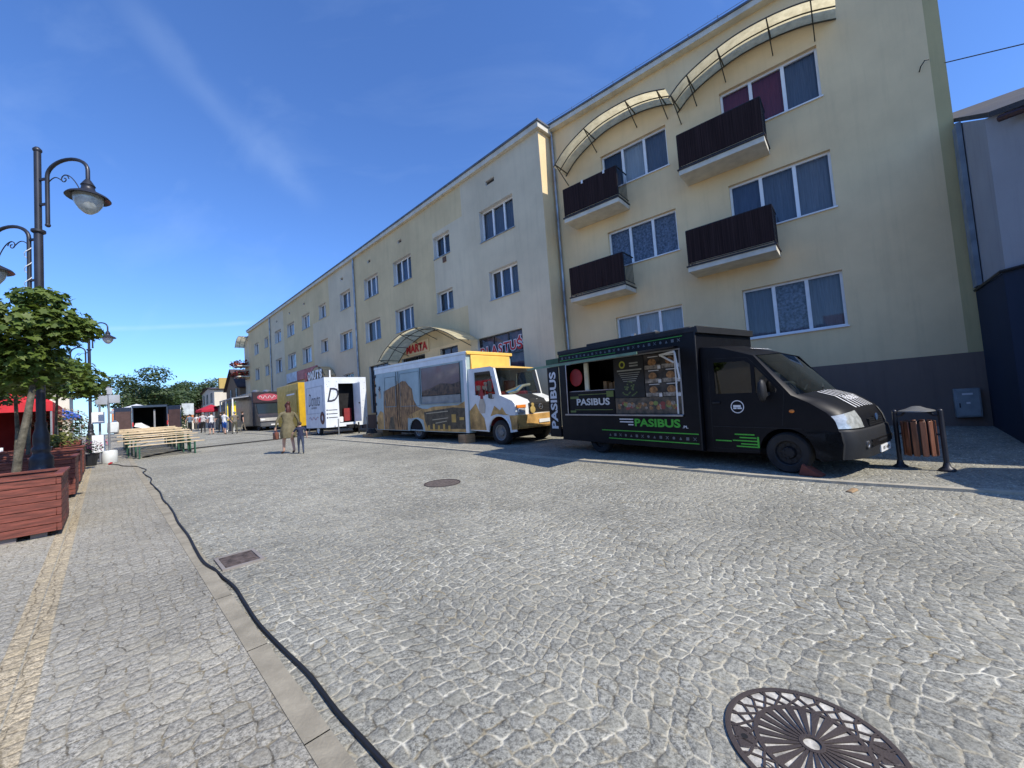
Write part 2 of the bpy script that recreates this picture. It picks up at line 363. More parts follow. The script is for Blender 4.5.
strip('pavement', lambda s: rk(s) + .122, c(19), -9, 75, 0, road_m, nt_=24, useH=True)
strip('paving_band', c(-.46), c(-.375), -9, 60, .034, band_m, nt_=1)
strip('paving_band', c(-.365), c(-.28), -9, 60, .034, band_m, nt_=1)
# ------------------------------------------------------------------ facade helpers
def facade(mb, y0, y1, z0, z1, ops, region, depth=.2, x=0, nrm=-1):
    ys = sorted({y0, y1, *[o[0] for o in ops], *[o[1] for o in ops], *region.get('y', [])}); zs = sorted({z0, z1, *[o[2] for o in ops], *[o[3] for o in ops], *region.get('z', [])})
    ys = [v for v in ys if y0 <= v <= y1]; zs = [v for v in zs if z0 <= v <= z1]
    for a, b in zip(ys, ys[1:]):
        for e, f in zip(zs, zs[1:]):
            cy, cz = (a + b) / 2, (e + f) / 2
            if any(o[0] < cy < o[1] and o[2] < cz < o[3] for o in ops): continue
            mb.cur = region['f'](cy, cz); mb.quad((x, a, e), (x, b, e), (x, b, f), (x, a, f))
    mb.cur = region.get('reveal', 0)
    for a, b, e, f in ops:
        d = x + depth
        mb.quad((x, a, e), (x, b, e), (d, b, e), (d, a, e)); mb.quad((x, a, f), (x, b, f), (d, b, f), (d, a, f))
        mb.quad((x, a, e), (x, a, f), (d, a, f), (d, a, e)); mb.quad((x, b, e), (x, b, f), (d, b, f), (d, b, e))
CUR = {}
def curtain(kind):
    cols = dict(dark=(.06, .07, .085), blue=(.11, .14, .21), grey=(.27, .28, .29), lace=(.27, .29, .34), red=(.30, .035, .045), white=(.62, .63, .6), plum=(.22, .08, .10), slate=(.19, .21, .24), brown=(.15, .13, .11))
    return mat('curtain_' + kind, cols[kind], .8, var=.10 if kind != 'lace' else .3, vs=5, stretch=(1, 9, .4) if kind != 'lace' else (1, 3, 3))
def window(parent, a, b, e, f, n, kinds, x=.12, sill=True, fw=.06, mull=.085, ratios=None, name='window'):
    """a..b along y, e..f in z, n sashes"""
    fm = MB(); rt = ratios or [1] * n; tot = sum(rt); w = (b - a)
    fm.box(x, x + .07, a, b, e, e + fw); fm.box(x, x + .07, a, b, f - fw, f)
    fm.box(x + .001, x + .069, a, a + fw, e + fw, f - fw); fm.box(x + .001, x + .069, b - fw, b, e + fw, f - fw)
    cuts = [a]
    for r_ in rt: cuts.append(cuts[-1] + w * r_ / tot)
    for cc in cuts[1:-1]: fm.box(x - .004, x + .066, cc - mull / 2, cc + mull / 2, e + fw, f - fw)
    wo = fm.build(name, M['pvc'], parent)
    pm = MB(); pm.quad((x + .035, a + fw, e + fw), (x + .035, b - fw, e + fw), (x + .035, b - fw, f - fw), (x + .035, a + fw, f - fw)); pm.build('pane', M['glass'], wo)
    for i in range(n):
        cm = MB(); y0, y1 = cuts[i], cuts[i + 1]; k = kinds[i % len(kinds)]; m_ = 14
        for j in range(m_):
            u0, u1 = y0 + (y1 - y0) * j / m_, y0 + (y1 - y0) * (j + 1) / m_
            fo = .012 if k not in ('white',) else .002
            cm.quad((x + .14 + fo * sin(j * 2.3), u0, e), (x + .14 + fo * sin(j * 2.3 + 2.3), u1, e), (x + .14 + fo * sin(j * 2.3 + 2.3), u1, f), (x + .14 + fo * sin(j * 2.3), u0, f))
        cm.build('curtain', curtain(k), wo)
    if sill: sm = MB(); sm.box(-.05, x, a - .03, b + .03, e - .03, e + .004); sm.build('sill', M['grey_metal'] if sill == 2 else M['pvc'], wo)
    return wo
yel = stucco('cream_stucco', (.80, .61, .35), .16); gry = stucco('grey_stucco', (.65, .555, .39), .24); beige = stucco('sand_stucco', (.67, .525, .30), .24); plin = stucco('plinth_stucco', (.19, .145, .12), .3)
roofm = mat('roof_sheet', (.13, .14, .155), .5, .3); corn = mat('cornice_paint', (.62, .58, .48), .7, var=.08)
# ================================================================== nearer apartment block (faces along RF)
RT0, RS0 = 13.4835, -1.632
R_ = thing('apartment_building', 'cream four storey block with brown balconies and arched canopies beside the grey house', 'building', RF(RT0, RS0), TR)
opsR = [(1.55, 3.93, 9.05, 10.48), (1.52, 3.93, 6.03, 7.58), (1.56, 3.86, 2.9, 4.36), (5.57, 7.95, 9.0, 10.38), (5.5, 7.93, 6.12, 7.5), (5.58, 7.9, 2.95, 4.34)]
mb = MB()
facade(mb, -.66, 10.14, -.4, 12.3, opsR, dict(f=lambda y, z: 1 if z < 1.91 else (2 if y < -.42 else 0), reveal=0, y=[-.42], z=[1.91]))
mb.cur = 0
mb.box(11.6, 11.8, -.66, 10.14, -.4, 12.3); mb.cur = 2; mb.quad((0, -.66, -.4), (11.8, -.66, -.4), (11.8, -.66, 12.3), (0, -.66, 12.3)); mb.cur = 0; mb.quad((.8, 10.16, -.4), (11.8, 10.16, -.4), (11.8, 10.16, 12.3), (.8, 10.16, 12.3))
mb.build('wall', [yel, plin, stucco('ochre_stucco', (.52, .43, .22))], R_)
mb = MB(); mb.box(-.26, 12, -.72, 10.12, 12.3, 12.47); mb.build('cornice', corn, R_)
mb = MB(); mb.box(-.30, 12.05, -.74, 10.12, 12.472, 12.53); rf = mb.build('roof', roofm, R_)
mb = MB()
for i in range(12): mb.bar((-.28, .3 + i * .85, 12.56), (-.28, .3 + i * .85, 12.64), .025)
mb.tube([(-.28, -.9, 12.61), (-.28, 10.1, 12.61)], .008, 5); mb.build('snow_guard', M['steel'], rf)
kindsR = [['slate', 'red', 'red'], ['grey', 'slate', 'blue'], ['grey', 'lace', 'slate'], ['slate', 'white', 'dark'], ['lace', 'lace', 'lace'], ['white', 'white', 'white']]
for (a, b, e, f), k in zip(opsR, kindsR):
    w_ = window(R_, a, b, e, f, 3, k, ratios=[1.0, 1.0, 1.0])
# dark back of the rooms so that nothing shows through
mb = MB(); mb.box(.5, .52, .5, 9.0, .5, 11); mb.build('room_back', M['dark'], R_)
# balconies
def balcony(y0, y1, z, lab):
    mb = MB(); mb.box(-.88, -.002, y0, y1, z, z + .15); b = mb.build('balcony', corn, R_, bevel=.006); b['label'] = lab
    mb = MB(); mb.box(-.92, -.01, y0 - .03, y1 + .03, z + .152, z + .185); mb.build('slab_cap', mat('tin_edge', (.05, .04, .042), .5, .3), b)
    mb = MB(); p = .86; n = int((y1 - y0) / .062)
    for i in range(n):                           # ribbed privacy screen
        a = y0 + .02 + (y1 - y0 - .04) * i / n; w_ = (y1 - y0 - .04) / n
        mb.box(-p - (.006 if i % 2 else 0), -p + .012, a, a + w_, z + .27, z + 1.25)
    mb.build('privacy_screen', M['rail_brown'], b)
    mb = MB(); q = z + 1.26
    for yy in (y0 + .02, y1 - .02):
        mb.bar((-p + .03, yy, z + .18), (-p + .03, yy, q), .03); mb.bar((-p + .03, yy, q), (0, yy, q), .03)
        mb.bar((-p + .03, yy, z + .32), (0, yy, z + .32), .02)
        for k in range(1, 8): mb.bar((-p * k / 8, yy, z + .32), (-p * k / 8, yy, q), .012)
    mb.bar((-p + .03, y0 + .02, q), (-p + .03, y1 - .02, q), .035); mb.bar((-p + .03, y0 + .02, z + .25), (-p + .03, y1 - .02, z + .25), .02)
    mb.build('railing', mat('railing_paint', (.03, .028, .03), .5, .4), b)
    return b
b1 = balcony(2.82, 5.05, 8.04, 'upper balcony nearer the grey house'); b2 = balcony(2.82, 5.05, 5.05, 'lower balcony nearer the grey house')
b3 = balcony(7.02, 9.17, 8.03, 'upper balcony beside the downpipe'); b4 = balcony(7.05, 9.17, 5.05, 'lower balcony beside the downpipe')
mb = MB(); mb.box(-.875, -.84, 7.45, 7.52, 9.2, 9.32); mb.box(-.875, -.84, 8.3, 8.37, 9.2, 9.32); mb.split('clip', M['white_ink'], b3)
def canopy(parent, pts, off, ribs, wallz, name='arched_canopy'):
    g = MB(); n = len(pts)
    for (y0, z0), (y1, z1) in zip(pts, pts[1:]): g.quad((-off, y0, z0), (-.01, y0, z0), (-.01, y1, z1), (-off, y1, z1))
    m = MATS.get('polycarbonate')
    if not m:
        m = bpy.data.materials.new('polycarbonate'); m.use_nodes = True; N = NT(m); N.n.remove(N.n['Principled BSDF'])
        co = N.new('ShaderNodeTexCoord').outputs['Object']; col = N.mix(N.ramp(N.noise(co, 4, 5, .7), .35, .75), (.80, .72, .48), (.5, .44, .28))
        d = N.new('ShaderNodeBsdfDiffuse', {0: col}); t = N.new('ShaderNodeBsdfTranslucent', {0: col}); mx_ = N.new('ShaderNodeMixShader', {0: .6, 1: d.outputs[0], 2: t.outputs[0]})
        N.link(mx_.outputs[0], N.n['Material Output'].inputs[0]); MATS['polycarbonate'] = m
    cn = g.build(name, m, parent, smooth=True)
    f = MB(); fm = mat('canopy_frame', (.07, .065, .05), .55, .3)
    for x in (-off, -off * .55, -.03): f.tube([(x, y, z - .02) for y, z in pts], .019, 6)
    f.build('frame', fm, cn)
    for i in ribs:
        r = MB(); y, z = pts[i]
        r.bar((-off, y, z - .03), (-.02, y, z - .03), .03); r.bar((-off + .05, y, z - .04), (-.01, y, z - .5), .026)
        r.build('bracket', fm, cn)
    return cn
def smoothpts(p, n=4):
    out = []
    for i in range(len(p) - 1):
        p0, p1, p2, p3 = [Vector(p[max(0, min(len(p) - 1, j))]) for j in (i - 1, i, i + 1, i + 2)]
        for k in range(n):
            t = k / n; out.append(.5 * ((2 * p1) + (p2 - p0) * t + (2 * p0 - 5 * p1 + 4 * p2 - p3) * t * t + (3 * p1 - p0 - 3 * p2 + p3) * t ** 3))
    out.append(Vector(p[-1])); return [tuple(v) for v in out]
canopy(R_, smoothpts([(9.45, 10.3), (8.95, 10.72), (8.25, 11.05), (7.5, 11.24), (6.5, 11.25), (5.8, 11.12), (5.22, 10.9)]), .9, (1, 9, 16, 22), 0)
canopy(R_, smoothpts([(5.14, 10.55), (4.7, 10.88), (4.1, 11.12), (3.3, 11.29), (2.5, 11.28), (1.75, 11.14), (1.1, 10.88)]), .9, (1, 5, 10, 16, 21), 0)
mb = MB(); mb.tube([(-.09, 9.93, 12.3), (-.09, 9.93, .2)], .055, 10)
for z in (11.6, 9.8, 8.0, 6.2, 4.4): mb.tube([(-.09, 9.93, z), (-.09, 9.93, z + .05)], .066, 10)
mb.build('downpipe', M['grey_metal'], R_, smooth=True)
mb = MB(); mb.tube([(-.02, -.23, 8.6), (-.12, -.25, 8.66), (-.16, -.32, 8.74), (-.05, -.4, 8.78)], .012, 6); mb.build('cable_end', M['blackmatt'], R_)
# electric box on the plinth
eb = thing('electric_cabinet', 'small grey electric cabinet low on the dark plinth beside the grey house', 'cabinet', RF(RT0, RS0 - .3, .47), TR)
mb = MB(); mb.box(-.16, 0, -.2, .2, 0, .64); mb.build('body', mat('cabinet_grey', (.26, .30, .31), .5), eb, bevel=.012)
mb = MB(); mb.box(-.174, -.158, -.175, .175, .03, .6); dr = mb.build('door', MATS['cabinet_grey'], eb, bevel=.006)
mb = MB(); mb.box(-.178, -.1745, -.08, .08, .5, .54); mb.box(-.178, -.1745, -.03, .03, .3, .34); mb.split('sticker', M['white_ink'], dr)
mb = MB(); mb.box(-.182, -.1745, .12, .14, .22, .32); mb.build('handle', M['blackmatt'], dr)
# ================================================================== long block (faces along LF)
LT0, LS0 = 12.0653, 9.357
L_ = thing('apartment_building', 'long grey and beige three storey block with two rows of small windows over shops', 'building', LF(LT0, LS0), TL)
wr = [(1.6, 3.72, 8.87, 10.3, 3), (6.0, 7.35, 9.22, 10.35, 2), (9.55, 11.5, 8.93, 10.32, 3), (13.4, 15.28, 9.0, 10.33, 3), (17.43, 19.12, 9.1, 10.34, 2), (21.8, 23.2, 9.29, 10.4, 2), (25.28, 27.1, 9.16, 10.38, 3), (29.15, 31.1, 9.2, 10.4, 3), (33, 34.95, 9.22, 10.42, 3), (37.3, 38.6, 9.35, 10.42, 2), (41, 42.7, 9.15, 10.42, 2)]
wb = [(1.6, 3.35, 6.14, 7.42, 3), (6.0, 7.36, 6.42, 7.46, 2), (9.58, 11.55, 6.14, 7.47, 3), (13.38, 15.42, 6.18, 7.53, 2), (17.42, 19.45, 6.18, 7.5, 2), (21.7, 23.1, 6.6, 7.6, 2), (25.15, 27.3, 6.24, 7.6, 3), (29, 31.25, 6.22, 7.6, 3), (33.05, 35, 6.26, 7.62, 2), (37.3, 38.7, 6.4, 7.5, 2), (41, 42.7, 6.3, 7.6, 2)]
vents = [(2.6, 3.15, 11.28, 11.48)] + [(v - .2, v + .2, 11.24, 11.42) for v in (10.62, 14.44, 18.66, 26.44, 30.22, 34.12)]
shop = [(1.61, 4.42, 2.0, 4.6), (5.9, 7.35, 1.9, 4.57), (8.75, 11.15, .6, 4.55), (12.7, 15.2, 1.6, 4.6), (17.5, 19.2, 3.2, 4.5), (24.4, 28, .8, 4.6), (33, 36, .8, 4.3)]
def regL(y, z):
    if z < 1.5: return 2
    if y < 4.93: return 1
    if y < 7.4 and 6.3 < z < 10.6: return 1
    if y < 16.6: return 0 if z > 4.7 or y > 12.6 else 3
    if y < 21.1: return 1
    if y < 24.6 and z < 9.2: return 1
    if y < 32.1: return 0
    if y < 36.3: return 1
    return 0
mb = MB(); opsL = [o[:4] for o in wr + wb] + vents + shop
facade(mb, 0, 45.2, -.2, 12.15, opsL, dict(f=regL, reveal=4, y=[4.93, 7.4, 12.6, 16.6, 21.1, 24.6, 32.1, 36.3], z=[1.5, 6.3, 10.6, 4.7, 9.2]), depth=.24)
mb.cur = 0
mb.quad((0, 45.2, -.2), (12, 45.2, -.2), (12, 45.2, 12.15), (0, 45.2, 12.15)); mb.quad((12, 0, -.2), (12, 45.2, -.2), (12, 45.2, 12.15), (12, 0, 12.15))
mb.cur = 3; mb.quad((0, 0, -.2), (12, 0, -.2), (12, 0, 12.15), (0, 0, 12.15))
mb.build('wall', [beige, gry, plin, yel, stucco('reveal_paint', (.62, .60, .54), .15)], L_)
mb = MB(); mb.box(-.16, 12.1, -.14, 45.3, 12.15, 12.36); mb.build('cornice', corn, L_)
mb = MB(); mb.box(-.21, 12.15, -.19, 45.35, 12.362, 12.44); mb.build('roof', roofm, L_)
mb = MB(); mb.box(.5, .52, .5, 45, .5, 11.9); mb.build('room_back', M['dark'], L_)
rk_ = ['dark', 'slate', 'blue', 'grey', 'slate', 'lace', 'white']
for i, (a, b, e, f, n) in enumerate(wr + wb):
    window(L_, a, b, e, f, n, [['slate', 'slate', 'slate'], ['dark', 'dark'], ['dark', 'blue', 'dark'], ['grey', 'slate', 'grey'], ['grey', 'slate'], ['grey', 'white'], ['slate', 'white', 'grey'], ['slate', 'grey'], ['grey', 'slate'], ['grey', 'grey'], ['grey', 'white'],
        ['slate', 'blue', 'brown'], ['slate', 'dark'], ['slate', 'blue', 'dark'], ['blue', 'brown'], ['white', 'grey'], ['dark', 'dark'], ['slate', 'white'], ['dark', 'slate', 'grey'], ['slate', 'grey'], ['grey', 'white'], ['white', 'grey']][i], x=.2, sill=2)
for a, b, e, f in vents:
    mb = MB(); mb.box(.13, .15, a, b, e, f)
    for k in range(4): mb.box(.1, .13, a, b, e + (f - e) * k / 4, e + (f - e) * k / 4 + .012)
    mb.build('vent', mat('vent_grille', (.09, .075, .06), .7), L_)
shopm = mat('shop_frame', (.05, .045, .045), .5)
for i, (a, b, e, f) in enumerate(shop):
    mb = MB(); n = [3, 2, 3, 3, 2, 4, 3][i]; x = .12
    mb.box(x, x + .06, a, b, f - .05, f); mb.box(x, x + .06, a, b, e, e + .06)
    for k in range(n + 1): yy = a + (b - a - .05) * k / n; mb.box(x + .001, x + .059, yy, yy + .05, e + .06, f - .05)
    mb.box(x + .002, x + .058, a + .05, b - .05, f - .95, f - .9) if i in (0, 1, 3) else None
    w_ = mb.build('shop_window', shopm if i != 4 else M['pvc'], L_)
    mb = MB(); mb.quad((x + .03, a + .05, e + .05), (x + .03, b - .05, e + .05), (x + .03, b - .05, f - .05), (x + .03, a + .05, f - .05)); mb.build('pane', M['glass'], w_)
    mb = MB(); mb.box(x + .16, x + .17, a, b, e, f); mb.build('display', mat('shop_display', (.10, .08, .11), .8, var=.5, vs=4, col2=(.30, .16, .2)) if i in (0, 1, 3) else M['dark'], w_)
    if i == 0:
        for k, ch in enumerate('PLASTUŚ'):
            yy = 4.22 - k * .385; zz = 4.06 + .012 * k + (.05 if ch == 'Ś' else 0)
            text(w_, ch, (.108, yy, zz - .12), NEARX, UP, .48 if ch != 'Ś' else .64, M['white_ink'], bold=.09, name='letter')
            text(w_, ch, (.102, yy, zz - .12), NEARX, UP, .42 if ch != 'Ś' else .58, M['red_ink'], bold=.03, name='letter')
for yy in (16.6, 36.3):
    mb = MB(); mb.tube([(-.08, yy, 12.2), (-.08, yy, .4)], .06, 8); mb.build('downpipe', M['grey_metal'], L_, smooth=True)
mc = canopy(L_, smoothpts([(11.5, 4.4), (10.6, 4.98), (9.3, 5.46), (7.9, 5.62), (6.5, 5.46), (5.2, 5.02), (4.2, 4.5)]), 1.3, (1, 5, 9, 13, 17, 21), 0)
canopy(L_, smoothpts([(23.8, 4.6), (23.2, 5.1), (22.2, 5.42), (21.2, 5.2), (20.5, 4.6)]), .8, (1, 5, 9, 13), 0)
st = MB(); st.box(-.06, -.005, 8.3, 10.5, 4.62, 5.28)
sg = st.build('shop_sign', yel, L_)
text(sg, 'MARTA', (-.066, 9.4, 4.95), NEARX, UP, .46, M['red_ink'], 2.1, bold=.05, extr=.02)
mb = MB(); mb.box(-.13, -.003, 24.0, 28.6, 4.95, 5.75); s2 = mb.build('shop_sign', mat('sign_red', (.42, .06, .045), .5), L_); s2['label'] = 'red shop sign over the white trailer'
mb = MB(); mb.box(-.12, -.003, 28.62, 31.5, 4.95, 5.8); mb.build('shop_sign', mat('sign_grey', (.5, .52, .55), .5), L_)
mb = MB(); mb.box(-.05, .0, 6.35, 6.6, 8.85, 9.1); mb.build('wall_lamp', mat('lamp_rust', (.13, .06, .03), .7), L_)
# balconies with flower boxes and a canopy at the far corner
eb_ = canopy(L_, [(47.4, 10.7), (46.8, 11.35), (46.1, 11.65), (45.3, 11.75)], .95, (1, 3), 0)
for z in (8.35, 7.1):
    mb = MB(); mb.box(-1.2, 0, 45.25, 47.2, z - .12, z); bb = mb.build('balcony', corn, L_)
    mb = MB()
    rr = random.Random(int(z * 10))
    for i in range(300):
        px, py, pz = rr.uniform(-1.5, -.1), rr.uniform(45.2, 47.5), z + rr.gauss(.2, .2); q = .05 + .06 * rr.random(); mb.cur = 0 if rr.random() < .8 else 1
        a = rr.uniform(0, 6.28); d = Vector((cos(a) * q, sin(a) * q, rr.uniform(-.6, .6) * q)); e_ = Vector((-sin(a) * q, cos(a) * q, rr.uniform(-1, 1) * q)); p = Vector((px, py, pz))
        mb.quad(p - d - e_, p + d - e_, p + d + e_, p - d + e_)
    mb.build('flowers', [mat('geranium_red', (.30, .05, .03), .7), mat('geranium_leaf', (.06, .10, .03), .7)], bb)
mb = MB(); mb.box(.03, 10, 45.25, 47.5, -.2, 11.9); mb.build('recessed_bay', gry, L_)
# ================================================================== grey house at the right
G_ = thing('grey_house', 'grey house with dark blue lower wall and brown downpipe at the right edge', 'house', RF(0, 0), TR)
gw = stucco('pale_grey_stucco', (.33, .34, .36), .3); navy = stucco('navy_stucco', (.028, .038, .062), .2)
A = (13.9, -2.32); B = (11.42, -2.32); Cc = (10.42, -3.25); D = (10.42, -22); E_ = (22, -22)
def wallseg(mb, p, q, z0, z1, z1b=None):
    z1b = z1 if z1b is None else z1b
    mb.quad((p[0], p[1], z0), (q[0], q[1], z0), (q[0], q[1], z1b), (p[0], p[1], z1))
mb = MB(); eav, rid = 6.15, 11.3
mb.cur = 0
wallseg(mb, (18, -2.32), B, 3.24, 9.2, eav); wallseg(mb, B, Cc, 3.24, eav, eav - .35); wallseg(mb, Cc, D, 3.24, eav - .35)
mb.cur = 1; o = -.04
wallseg(mb, (13.9, -2.28), (11.38, -2.28), -.4, 3.24); wallseg(mb, (11.38, -2.28), (10.38, -3.23), -.4, 3.24); wallseg(mb, (10.38, -3.23), (10.38, -22), -.4, 3.24)
mb.quad((13.9, -2.28, 3.24), (13.9, -2.33, 3.24), (11.42, -2.33, 3.24), (11.38, -2.28, 3.24))
mb.build('wall', [gw, navy], G_)
mb = MB(); mb.tube([(13.4, -2.26, 3.26), (11.36, -2.25, 3.26), (10.34, -3.2, 3.26), (10.34, -21, 3.26)], .03, 6, False); mb.build('wall_coping', mat('black_coping', (.01, .01, .013), .5), G_)
mb = MB()
mb.add([(18, -2.31, 9.35), (11.1, -2.31, 6.12), (10.05, -3.1, 5.72), (10.05, -22, 5.72), (18, -22, 9.35)], [(0, 1, 2, 3, 4)])
mb.add([(18, -2.31, 9.27), (11.1, -2.31, 6.02), (10.05, -3.1, 5.62), (10.05, -22, 5.62), (18, -22, 9.27)], [(4, 3, 2, 1, 0)])
mb.quad((18, -2.31, 9.35), (11.1, -2.31, 6.12), (11.1, -2.31, 6.02), (18, -2.31, 9.27)); mb.quad((11.1, -2.31, 6.12), (10.05, -3.1, 5.72), (10.05, -3.1, 5.62), (11.1, -2.31, 6.02)); mb.quad((10.05, -3.1, 5.72), (10.05, -22, 5.72), (10.05, -22, 5.62), (10.05, -3.1, 5.62))
mb.build('roof', mat('tar_roof', (.045, .045, .05), .8), G_)
brown = mat('brown_gutter', (.045, .022, .025), .45, .2)
mb = MB(); mb.tube([(11.0, -2.4, 5.9), (10.1, -3.3, 5.62), (10.05, -9, 5.6)], .06, 8); mb.tube([(10.6, -2.95, 5.75), (10.78, -2.95, 5.35), (10.76, -3.0, 4.7), (10.76, -3.0, 3.3)], .045, 8); mb.build('downpipe', brown, G_, smooth=True)
mb = MB(); mb.box(12.95, 13.3, -2.3, -2.22, 3.3, 6.9); mb.build('duct', mat('duct_blue', (.20, .25, .30), .6), G_)
mb = MB(); mb.M = Matrix.Translation((11.38, -2.28, 0)) @ Matrix.Rotation(math.atan2(-.95, -1.0), 4, 'Z')
mb.box(.12, 1.3, .0, .03, .15, 1.25); mb.build('base_panel', mat('panel_slate', (.05, .065, .085), .6), G_)
# overhead cable
cb = MB(); cb.tube([RF(RT0 + .02, RS0 - .60, 8.60), RF(13, -4, 7.85), RF(11, -9, 6.6)], .012, 5); tag(cb.build('overhead_cable', M['blackmatt']), 'thin black overhead cable running from the cream block wall over the grey house', 'cable')
# ------------------------------------------------------------------ wheels and vehicles
def wheel(parent, x, y, r, w, side=1, rim=None, hub=.5):
    """axle along x, outer face at x, body towards +x*side"""
    mb = MB(); mb.M = Matrix.Translation((x, y, r)) @ Matrix.Rotation(rad(90) * side, 4, 'Y')
    rr = r * .62
    mb.lathe([(rr, .01), (r * .9, .0), (r * .975, .025), (r, .06), (r, w - .05), (r * .9, w), (rr, w)], 30, cap=False)
    t = mb.build('wheel', M['rubber'], parent, smooth=True, angle=50)
    mb = MB(); mb.M = Matrix.Translation((x, y, r)) @ Matrix.Rotation(rad(90) * side, 4, 'Y')
    mb.lathe([(rr, .012), (rr * .93, .02), (rr * .86, .07), (rr * .5, .08), (rr * .42, .03), (rr * .2, .022), (.001, .022)], 24, cap=False)
    for k in range(6):
        a = k * pi / 3; mb.lathe([(.018, .012), (.018, .035)], 6, c=(rr * .34 * cos(a), rr * .34 * sin(a), 0))
    for k in range(10):
        a = k * pi / 5; mb.lathe([(.03, .062), (.03, .064)], 8, c=(rr * .68 * cos(a), rr * .68 * sin(a), 0))
    mb.build('rim', rim or M['blackmatt'], t, smooth=True)
    return t
def arch_pts(yc, r, z0, n=14):     # from rear (high y) to front along the arch at height z0
    a0 = math.asin(max(-1, min(1, (z0 - .34) / r)))
    return [(yc + r * cos(a0 + (pi - 2 * a0) * k / n), .34 + r * sin(a0 + (pi - 2 * a0) * k / n)) for k in range(n + 1)]
# ================================================================== black food truck
GR = atan(.0262); TP = rad(35.03)
p0 = Vector((4.31, 6.53)); 
BT = thing('food_truck', 'matt black food truck with lime stripes and open serving hatch, PASIBUS lettering', 'food truck', (p0.x, p0.y, H(p0.x, p0.y) - .01), TP, rx=GR)
Wd = 2.18
# box body with hatch opening
hy0, hy1, hz0, hz1 = 1.72, 4.97, .975, 2.245
mb = MB(); 
boxout = [(1.36, .28), (1.36, 2.60), (5.25, 2.60), (5.25, .28)]
mb.panel([boxout, [(hy0, hz0), (hy0, hz1), (hy1, hz1), (hy1, hz0)]], -.04, .0)
mb.panel([boxout], Wd - .04, Wd); mb.box(0, Wd - .04, 1.36, 1.40, .28, 2.60); mb.box(0, Wd - .04, 5.21, 5.25, .28, 2.60); mb.box(-.04, Wd, 1.36, 5.25, 2.602, 2.63); mb.box(0, Wd - .04, 1.4, 5.21, .30, .34)
bx = mb.build('box_body', M['black'], BT)
mb = MB(); mb.box(-.055, -.041, 1.34, 5.27, 2.55, 2.64); mb.box(-.055, -.041, 1.345, 1.375, .28, 2.55); mb.box(-.05, Wd, 1.3, 1.358, 2.52, 2.65); mb.build('edge_trim', M['blackmatt'], bx, bevel=.004)
mb = MB(); mb.box(.1, 1.9, 2.3, 4.35, 2.632, 2.72); mb.box(.6, 1.5, 3.0, 3.9, 2.722, 2.80); mb.box(.05, 2.05, 1.5, 2.2, 2.632, 2.68); mb.split('roof_hatch', M['blackmatt'], bx, bevel=.02)
mb = MB(); mb.bar((.15, 2.9, 2.64), (.15, 2.9, 2.76), .08); mb.bar((.3, 2.3, 2.64), (.35, 2.5, 2.75), .06); mb.split('roof_bracket', M['steel'], bx)
mb = MB()
for z0, y0, y1 in ((2.50, 1.62, 5.2), (2.37, 3.3, 5.2), (.58, 1.42, 3.85), (.395, 1.42, 3.65)):
    mb.box(-.0435, -.0405, y0, y1, z0, z0 + (.012 if z0 > 2 else .02))
mb.split('lime_stripe', M['green'], bx)
mb = MB()                                              # row of small pictograms between the stripes
gl = mat('faded_print', (.14, .15, .15), .6)
rr = random.Random(4)
for z0, y0, y1, n in ((2.435, 1.7, 5.1, 26), (.49, 1.5, 3.6, 15)):
    for i in range(n):
        y = y0 + (y1 - y0) * i / (n - 1); q = .03; k = i % 4
        if k == 0: mb.bar((-.042, y - q, z0 - q), (-.042, y + q, z0 + q), .012, .003, (1, 0, 0)); mb.bar((-.0425, y - q, z0 + q), (-.0425, y + q, z0 - q), .012, .003, (1, 0, 0))
        elif k == 1: mb.box(-.0435, -.0405, y - q, y + q, z0 - q, z0 + q)
        elif k == 2: mb.add([(-.043, y - q, z0 - q), (-.043, y + q, z0 - q), (-.043, y, z0 + q)], [(0, 1, 2)])
        else: mb.add([(-.043, y + q * cos(a * pi / 4), z0 + q * sin(a * pi / 4)) for a in range(8)], [tuple(range(8))])
mb.split('pictogram', gl, bx)
text(bx, 'PASIBUS', (-.043, 2.33, .785), NEARX, UP, .17, M['green'], 1.1, bold=.035)
text(bx, '.PL', (-.043, 1.68, .72), NEARX, UP, .05, M['white_ink'], .12, bold=.02)
mb = MB(); [mb.box(-.0435, -.0405, 2.92, 3.30 - k * .01, .84 - k * .06, .865 - k * .06) for k in (0, 1)]; mb.box(-.0435, -.0405, 2.92, 3.06, .72, .745); mb.split('small_print', M['white_ink'], bx)
# inside of the serving hatch
mb = MB(); mb.box(.0, 1.2, hy0, hy1, hz0 - .03, hz0); mb.box(1.2, 1.24, hy0, hy1, hz0, hz1 + .2); mb.build('galley', M['dark'], BT)
mb = MB(); mb.box(-.09, -.041, hy0 - .02, hy1 + .1, hz0 - .05, hz0 - .01); mb.build('counter_edge', M['steel'], BT, bevel=.006)
mb = MB()
for a, b, e, f in ((hy0 - .03, hy0, hz0 - .01, hz1), (hy1, hy1 + .03, hz0 - .01, hz1), (hy0 - .03, hy1 + .03, hz1, hz1 + .03)): mb.box(-.05, -.041, a, b, e, f)
mb.build('hatch_frame', M['steel'], BT)
sb = MB(); sb.box(-.02, -.004, 3.42, hy1 - .02, hz0 + .0, 1.53); sbo = sb.build('sign_board', M['black'], BT, bevel=.004)
text(sbo, 'PASIBUS', (-.022, 4.12, 1.265), NEARX, UP, .17, M['white_ink'], 1.1, bold=.03)
